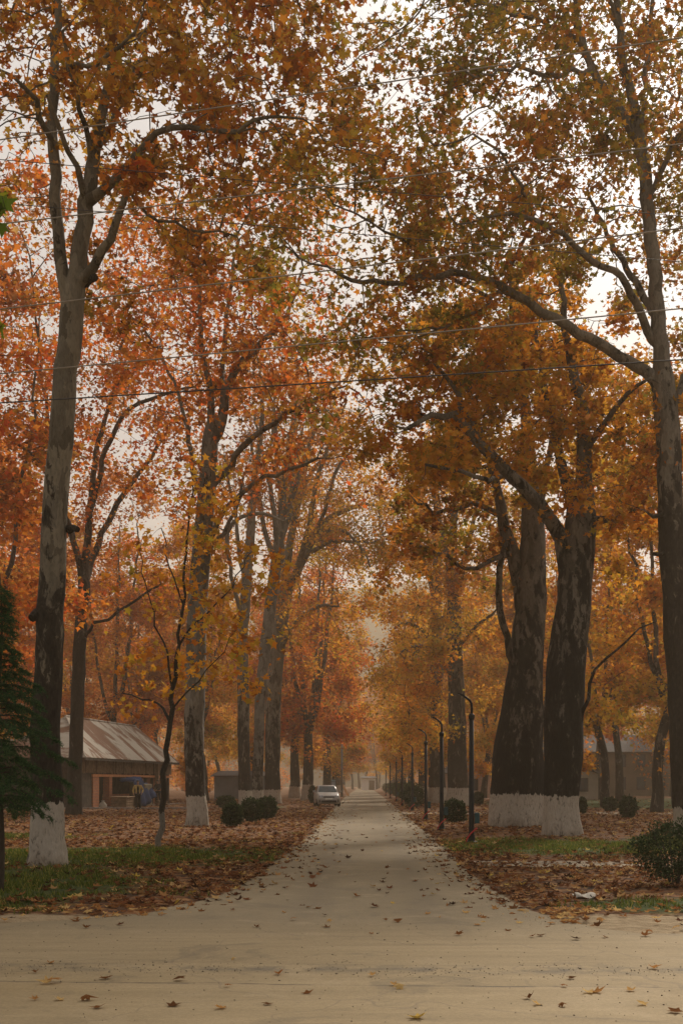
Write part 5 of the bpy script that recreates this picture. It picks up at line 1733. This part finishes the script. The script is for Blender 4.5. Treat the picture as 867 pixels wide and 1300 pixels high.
# utility pole and leaning board far down the lane
e = empty('utility_pole', (-2.62, 135, 0)); tag(e, 'slim far utility pole standing left of the lane behind the white car', 'utility pole')
m = MB(); m.tube([(0, 0, -.3), (0, 0, 7.7)], [.14, .09], 8); m.build('pole', M_GREYW, e, True)
m = MB(); m.box(-.7, .7, -.05, .05, 7.2, 7.3); m.build('cross_arm', M_WOODD, e)
for x in (-.6, 0.05, .6):
    m = MB(); m.tube([(x, 0, 7.3), (x, 0, 7.45)], [.035, .05], 6); m.build('insulator', M_WHITEW, e)
e = empty('leaning_board', (-2.75, 150, .02)); tag(e, 'pale orange board leaning beside the far lane edge behind the white car', 'board')
m = MB(); m.slab([(.55, -.1, 0), (.85, .1, 0), (-.1, .3, 1.7), (-.3, .1, 1.75)], .06); m.build('board', simple_mat('pale_orange_wood', (.55, .30, .14), .8), e)
m = MB(); m.tube([(-.2, .2, 1.7), (-.25, .9, 0)], .03, 6); m.build('prop', M_WOOD, e)

# white scrap in the leaves
o = MB()
g = G(745, 1143)
V, F = [], []
for i in range(9):
    for j in range(7):
        u, v = i / 8 - .5, j / 6 - .5
        V.append((g[0] + u * .36, g[1] + v * .3, .075 + .02 * math.sin(u * 9 + v * 4) + .025 * math.cos(v * 8 - u * 3)))
for i in range(8):
    for j in range(6):
        q = i * 7 + j; F.append((q, q + 7, q + 8, q + 1))
me = bpy.data.meshes.new('paper_scrap'); me.from_pydata(V, [], F)
o = link('paper_scrap', me, simple_mat('dirty_paper', (.42, .38, .32), .9, .1), None, True)
md = o.modifiers.new('thick', 'SOLIDIFY'); md.thickness = .004
tag(o, 'crumpled dirty white scrap of paper among the leaves on the right verge', 'paper')

# ---------------------------------------------------------------- shrubs
L_BOX = leaf_mat('box_leaves', [(0, (.012, .022, .010)), (.5, (.022, .038, .016)), (.85, (.04, .06, .024)), (1, (.08, .10, .04))], transl=.15)
M_STEM = simple_mat('shrub_stems', (.05, .04, .03), .9, .1)


def shrub(name, loc, rx, ry, h, n, ls, label, seed, cat='bush', group=None, stem_h=.12, box=2.4, lump=.2):
    e = empty(name, loc)
    tag(e, label, cat, group)
    rng = np.random.default_rng(seed)
    v = rng.normal(0, 1, (n, 3))
    v /= np.linalg.norm(v, axis=1, keepdims=True)
    # superellipsoid so trimmed bushes keep flat sides
    v /= (np.abs(v) ** box).sum(1, keepdims=True) ** (1 / box)
    lm = np.array([mnoise.noise(Vector((a * 2.3 + seed, b * 2.3, c * 2.3))) for a, b, c in v])
    r = rng.uniform(.45, 1, n) ** .4 * (1 + lump * 1.6 * lm) + rng.exponential(.035, n)
    p = v * r[:, None] * np.array([rx, ry, h / 2]) + np.array([0, 0, stem_h + h / 2])
    p[:, 2] = np.maximum(p[:, 2], .04)
    V, F = leaves(p, ls, OVAL_V, OVAL_F, rng, (.45, .6), 1.0)
    link('foliage', np_mesh('foliage', V, F), L_BOX, e)
    m = MB()
    for k in range(9):
        a = rng.uniform(0, 2 * PI); q = rng.uniform(.2, .75)
        m.tube([(math.cos(a) * .05, math.sin(a) * .05, -.05), (math.cos(a) * rx * q * .5, math.sin(a) * ry * q * .5, stem_h + h * .35), (math.cos(a) * rx * q, math.sin(a) * ry * q, stem_h + h * .75)], [.014, .010, .005], 5)
    m.build('stem', M_STEM, e)
    return e


g = G(845, 1128)
shrub('shrub', (g[0] + .12, g[1], .02), .56, .54, .84, 6200, .05, 'dense dark evergreen shrub with bare stems at the right edge, on the near verge', 1, stem_h=.14, box=2.1, lump=.3)
for px, py, w, h, sd, lb in [(295, 1051, 24, 27, 2, 'trimmed dark bush standing alone, lowest and leftmost of the three on the left'), (320, 1045, 24, 28, 3, 'trimmed dark bush in the middle of the three before the whitewashed cluster'), (339, 1041, 24, 26, 4, 'trimmed dark bush rightmost of the three before the whitewashed cluster'),
                             (287, 1027, 22, 14, 5, 'low loose dark bush behind the three trimmed ones on the left'), (577, 1046, 26, 27, 6, 'round dark bush standing between the two nearest lamp posts'), (797, 1040, 21, 26, 7, 'round dark clipped bush standing on the leaves right of the joined old trunks'),
                             (774, 1031, 17, 16, 8, 'small low bush at the foot of the leaning grey trunk on the right'), (739, 1034, 9, 18, 9, 'narrow dark bush touching the right side of the joined old trunks'), (607, 1022, 12, 14, 10, 'tiny bush seen between the nearest lamp post and the joined old trunks'),
                             (525, 1025, 26, 24, 11, 'large dark bush behind the third lamp post'), (397, 1020, 9, 20, 12, 'unclear dark shape built as a small bush close beside the white car')]:  # last entry: bush form standing in for an unidentified dark object
    g = G(px, py); k = g[1] / F0
    shrub('bush', (g[0], g[1], .03), w * k / 2, w * k / 2, h * k, 2600, .075 + .0006 * g[1], lb, sd, box=2.6, stem_h=.04)
for i, (x, y, w) in enumerate([(3.9, 92, .9), (4.0, 108, 1.0), (3.9, 126, .9), (4.1, 146, 1.0), (4.1, 170, 1.0), (4.2, 196, 1.1)]):
    shrub('bush', (x, y, .03), w, w * 1.6, 1.5, 1500, .15, 'far dark bush in the row behind the small lamp posts', 40 + i, 'bush', 'far bushes along the right edge of the lane')


# ---------------------------------------------------------------- conifer on the left
def conifer():
    base = np.array([-5.25, 16.4, 0.02])
    e = empty('conifer', tuple(base))
    tag(e, 'young dark green conifer with drooping feathery branches at the left edge', 'conifer')
    rng = np.random.default_rng(77)
    m = MB()
    zt = np.linspace(-.1, 4.7, 16)
    m.tube([(.03 * math.sin(z * 2), .03 * math.cos(z * 1.7), z) for z in zt], [max(.008, .055 * (1 - z / 4.9)) for z in zt], 8, True)
    P0, D0 = [], []
    for k in range(95):
        z = 1.25 + 3.3 * (k / 95) ** .9
        a = k * 2.399 + rng.normal(0, .3)
        Lb = (float(np.interp(z, [1.2, 1.6, 2.4, 3.0, 3.3, 4.6], [.75, 1.0, .92, .62, .38, .06]))) * rng.uniform(.65, 1.15)
        if Lb < .1: continue
        pts = []
        for t in np.linspace(0, 1, 7):
            pts.append((math.cos(a) * Lb * t, math.sin(a) * Lb * t, z + .20 * Lb * t - .42 * Lb * t * t))
        m.tube(pts, [.014 * (1 - t * .85) for t in np.linspace(0, 1, 7)], 4, False)
        pts = np.array(pts)
        ns = int(46 * Lb) + 8
        for s in range(ns):
            t = rng.uniform(.12, 1) * 5.999
            i = int(t); q = pts[i] + (pts[i + 1] - pts[i]) * (t - i)
            sd = rng.choice([-1, 1])
            da = a + sd * rng.uniform(.3, 1.7)
            ls = rng.uniform(.12, .3) * (1.15 - t / 8)
            dr = np.array([math.cos(da), math.sin(da), rng.uniform(-.7, .12)]) * ls
            nn = 34
            u = rng.uniform(0, 1, (nn, 1))
            P0.append(q + dr * u + np.array([0, 0, -.05]) * u * u)
            D0.append(np.repeat(dr[None] / ls, nn, 0))
    m.build('trunk', M_STEM, e, True)
    P0 = np.vstack(P0); D0 = np.vstack(D0)
    n = len(P0)
    d = D0 * .5 + rng.normal(0, .7, (n, 3)); d /= np.linalg.norm(d, axis=1, keepdims=True)
    sd = np.cross(d, rng.normal(0, 1, (n, 3))); sd /= np.linalg.norm(sd, axis=1, keepdims=True)
    ln = rng.uniform(.03, .065, (n, 1))
    V = np.stack([P0 - sd * .0042, P0 + sd * .0042, P0 + d * ln], 1).reshape(-1, 3)
    mt = leaf_mat('needles', [(0, (.016, .036, .018)), (.5, (.03, .07, .03)), (.9, (.06, .12, .04)), (1, (.12, .15, .05))], transl=.4)
    link('needles', np_mesh('needles', V, np.arange(3 * n).reshape(-1, 3)), mt, e)


conifer()


# ---------------------------------------------------------------- young tree whose green leaves reach in at the left edge
def edge_tree():
    base = np.array([-5.6, 13.4, 0.0])
    tr = Tree(base, .3, 91)
    tr.limb([(-5.6, 13.4, -.2, .11), (-5.6, 13.4, .3, .085), (-5.62, 13.35, 2, .07), (-5.7, 13.3, 4, .06), (-5.65, 13.3, 6, .05), (-5.6, 13.3, 8, .035), (-5.6, 13.3, 9.6, .015)])
    tr.limb([(-5.65, 13.3, 5.6, .03), (-5.2, 13.3, 6.3, .022), (-4.7, 13.3, 6.75, .012), (-4.45, 13.3, 6.8, .007)])
    tr.limb([(-5.65, 13.3, 7.0, .03), (-5.2, 13.2, 7.8, .022), (-4.7, 13.2, 8.4, .012), (-4.4, 13.2, 8.5, .007)])
    rng = tr.rng
    att = np.vstack([rng.normal((-5.7, 13.3, 8.0), (.55, .6, 1.2), (90, 3)), rng.normal((-4.2, 13.2, 8.4), (.07, .2, .14), (12, 3)), rng.normal((-4.2, 13.3, 6.95), (.07, .2, .14), (12, 3))])
    att = att[(att[:, 0] / att[:, 1]) < -.309]
    tr.grow(att, .2, .25, 40, 3.5, tip=.004)
    finish_tree('young_plane_tree', tr, B_SAP, L_GREEN, 'young plane tree whose big green leaves poke in at the left edge of the photo', 330, .26, True, .06, hmax=2)


edge_tree()


# ---------------------------------------------------------------- overhead cables
M_CABLE = simple_mat('grey_cable', (.25, .21, .165), .6, .3)
M_CABLED = simple_mat('dark_cable', (.045, .04, .038), .6, .3)


def wire(yl, yr, dl, mat, label, r=.0085, sag=.02):
    hl, hr = VY - yl, VY - yr
    dr = dl * hl / hr
    A = P(0, yl, dl); B = P(867, yr, dr)
    pts = []
    for t in np.linspace(-3.2, 4.2, 75):
        p = A + (B - A) * t
        u = (t + 3.2) / 7.4
        q = (p[0], p[1], p[2] + sag * 14 * ((2 * u - 1) ** 2 - (2 * (3.7 / 7.4) - 1) ** 2) * 1.0)
        if p[1] < 3: continue
        pts.append(q)
    m = MB(); m.tube(pts, r, 6)
    tag(m.build('overhead_cable', mat, None, True), label, 'cable', 'overhead cables crossing the lane')


wire(178, 48, 15.0, M_CABLE, 'topmost overhead cable, rising to the right across the upper crowns')
wire(285, 183, 15.2, M_CABLE, 'second overhead cable from the top, rising to the right')
wire(393, 290, 15.1, M_CABLE, 'third overhead cable from the top, pale and rising to the right')
wire(475, 392, 15.3, M_CABLE, 'pale overhead cable rising to the right just above the lowest one', .008)
wire(512, 457, 15.0, M_CABLED, 'lowest overhead cable, dark and nearly level above the lane', .0085)
wire(203, 275, 14.0, M_CABLED, 'thin upper overhead cable sloping down to the right', .005)
wire(258, 333, 14.0, M_CABLED, 'thin lower overhead cable sloping down to the right', .005)

# ---------------------------------------------------------------- air, sky, sun
m = MB(); m.box(-720, 720, -170, 705, -1.2, 136)
mt, nt, out = new_mat('haze_air')
pv = N(nt, 'ShaderNodeVolumePrincipled')
pv.inputs['Color'].default_value = (.98, .81, .60, 1)
pv.inputs['Density'].default_value = HAZE
pv.inputs['Anisotropy'].default_value = .3
nt.links.new(pv.outputs[0], out.inputs['Volume'])
tag(m.build('haze', mt), 'warm autumn mist hanging between the trees', 'haze', kind='stuff')

SUN_EL, SUN_AZ = math.radians(37), math.radians(24)     # azimuth clockwise from the lane's direction
w = bpy.data.worlds.new('World'); SC.world = w
w.use_nodes = True
nt = w.node_tree; nt.nodes.clear()
wo = nt.nodes.new('ShaderNodeOutputWorld'); bg = nt.nodes.new('ShaderNodeBackground')
sk = nt.nodes.new('ShaderNodeTexSky'); sk.sky_type = 'NISHITA'; sk.sun_disc = False
sk.sun_elevation = SUN_EL; sk.sun_rotation = SUN_AZ; sk.air_density = 1.0; sk.dust_density = 4.0; sk.ozone_density = 1.0
hs = nt.nodes.new('ShaderNodeHueSaturation'); hs.inputs['Saturation'].default_value = .18
nt.links.new(sk.outputs[0], hs.inputs['Color'])
geo = nt.nodes.new('ShaderNodeNewGeometry'); sp = nt.nodes.new('ShaderNodeSeparateXYZ')
nt.links.new(geo.outputs['Incoming'], sp.inputs[0])
# overcast: the zenith about three times as bright as the horizon
el = mth(nt, 'MAXIMUM', mth(nt, 'MULTIPLY', sp.outputs[2], -1.0), 0.0)
cie = mth(nt, 'ADD', mth(nt, 'MULTIPLY', el, .9), .45)
col = mixc(nt, .78, hs.outputs[0], SKYC)
cmb = nt.nodes.new('ShaderNodeCombineColor')
for i in range(3): nt.links.new(cie, cmb.inputs[i])
col = mixc(nt, 1.0, col, cmb.outputs[0], 'MULTIPLY')
nt.links.new(col, bg.inputs['Color'])
bg.inputs['Strength'].default_value = .13
nt.links.new(bg.outputs[0], wo.inputs['Surface'])

sl = bpy.data.lights.new('sun', 'SUN'); sl.energy = SUN_E; sl.angle = math.radians(8); sl.color = (1.0, .90, .76)
so = bpy.data.objects.new('sun', sl)
dirv = Vector((math.sin(SUN_AZ) * math.cos(SUN_EL), math.cos(SUN_AZ) * math.cos(SUN_EL), math.sin(SUN_EL)))
so.rotation_euler = dirv.to_track_quat('Z', 'Y').to_euler()
so.location = (30, 20, 60)
COL.objects.link(so)

# ---------------------------------------------------------------- render settings
SC.render.engine = 'CYCLES'
cy = SC.cycles
cy.max_bounces = 5; cy.diffuse_bounces = 4; cy.glossy_bounces = 2; cy.transmission_bounces = 3; cy.transparent_max_bounces = 4; cy.volume_bounces = 1
cy.use_denoising = True
try:
    cy.denoiser = 'OPENIMAGEDENOISE'
    cy.denoising_input_passes = 'RGB_ALBEDO_NORMAL'
except Exception:
    pass
cy.use_adaptive_sampling = False
cy.caustics_reflective = False; cy.caustics_refractive = False
vs = SC.view_settings
vs.view_transform = 'Standard'; vs.look = 'None'; vs.exposure = EXPO; vs.gamma = 1.0; vs.use_curve_mapping = False
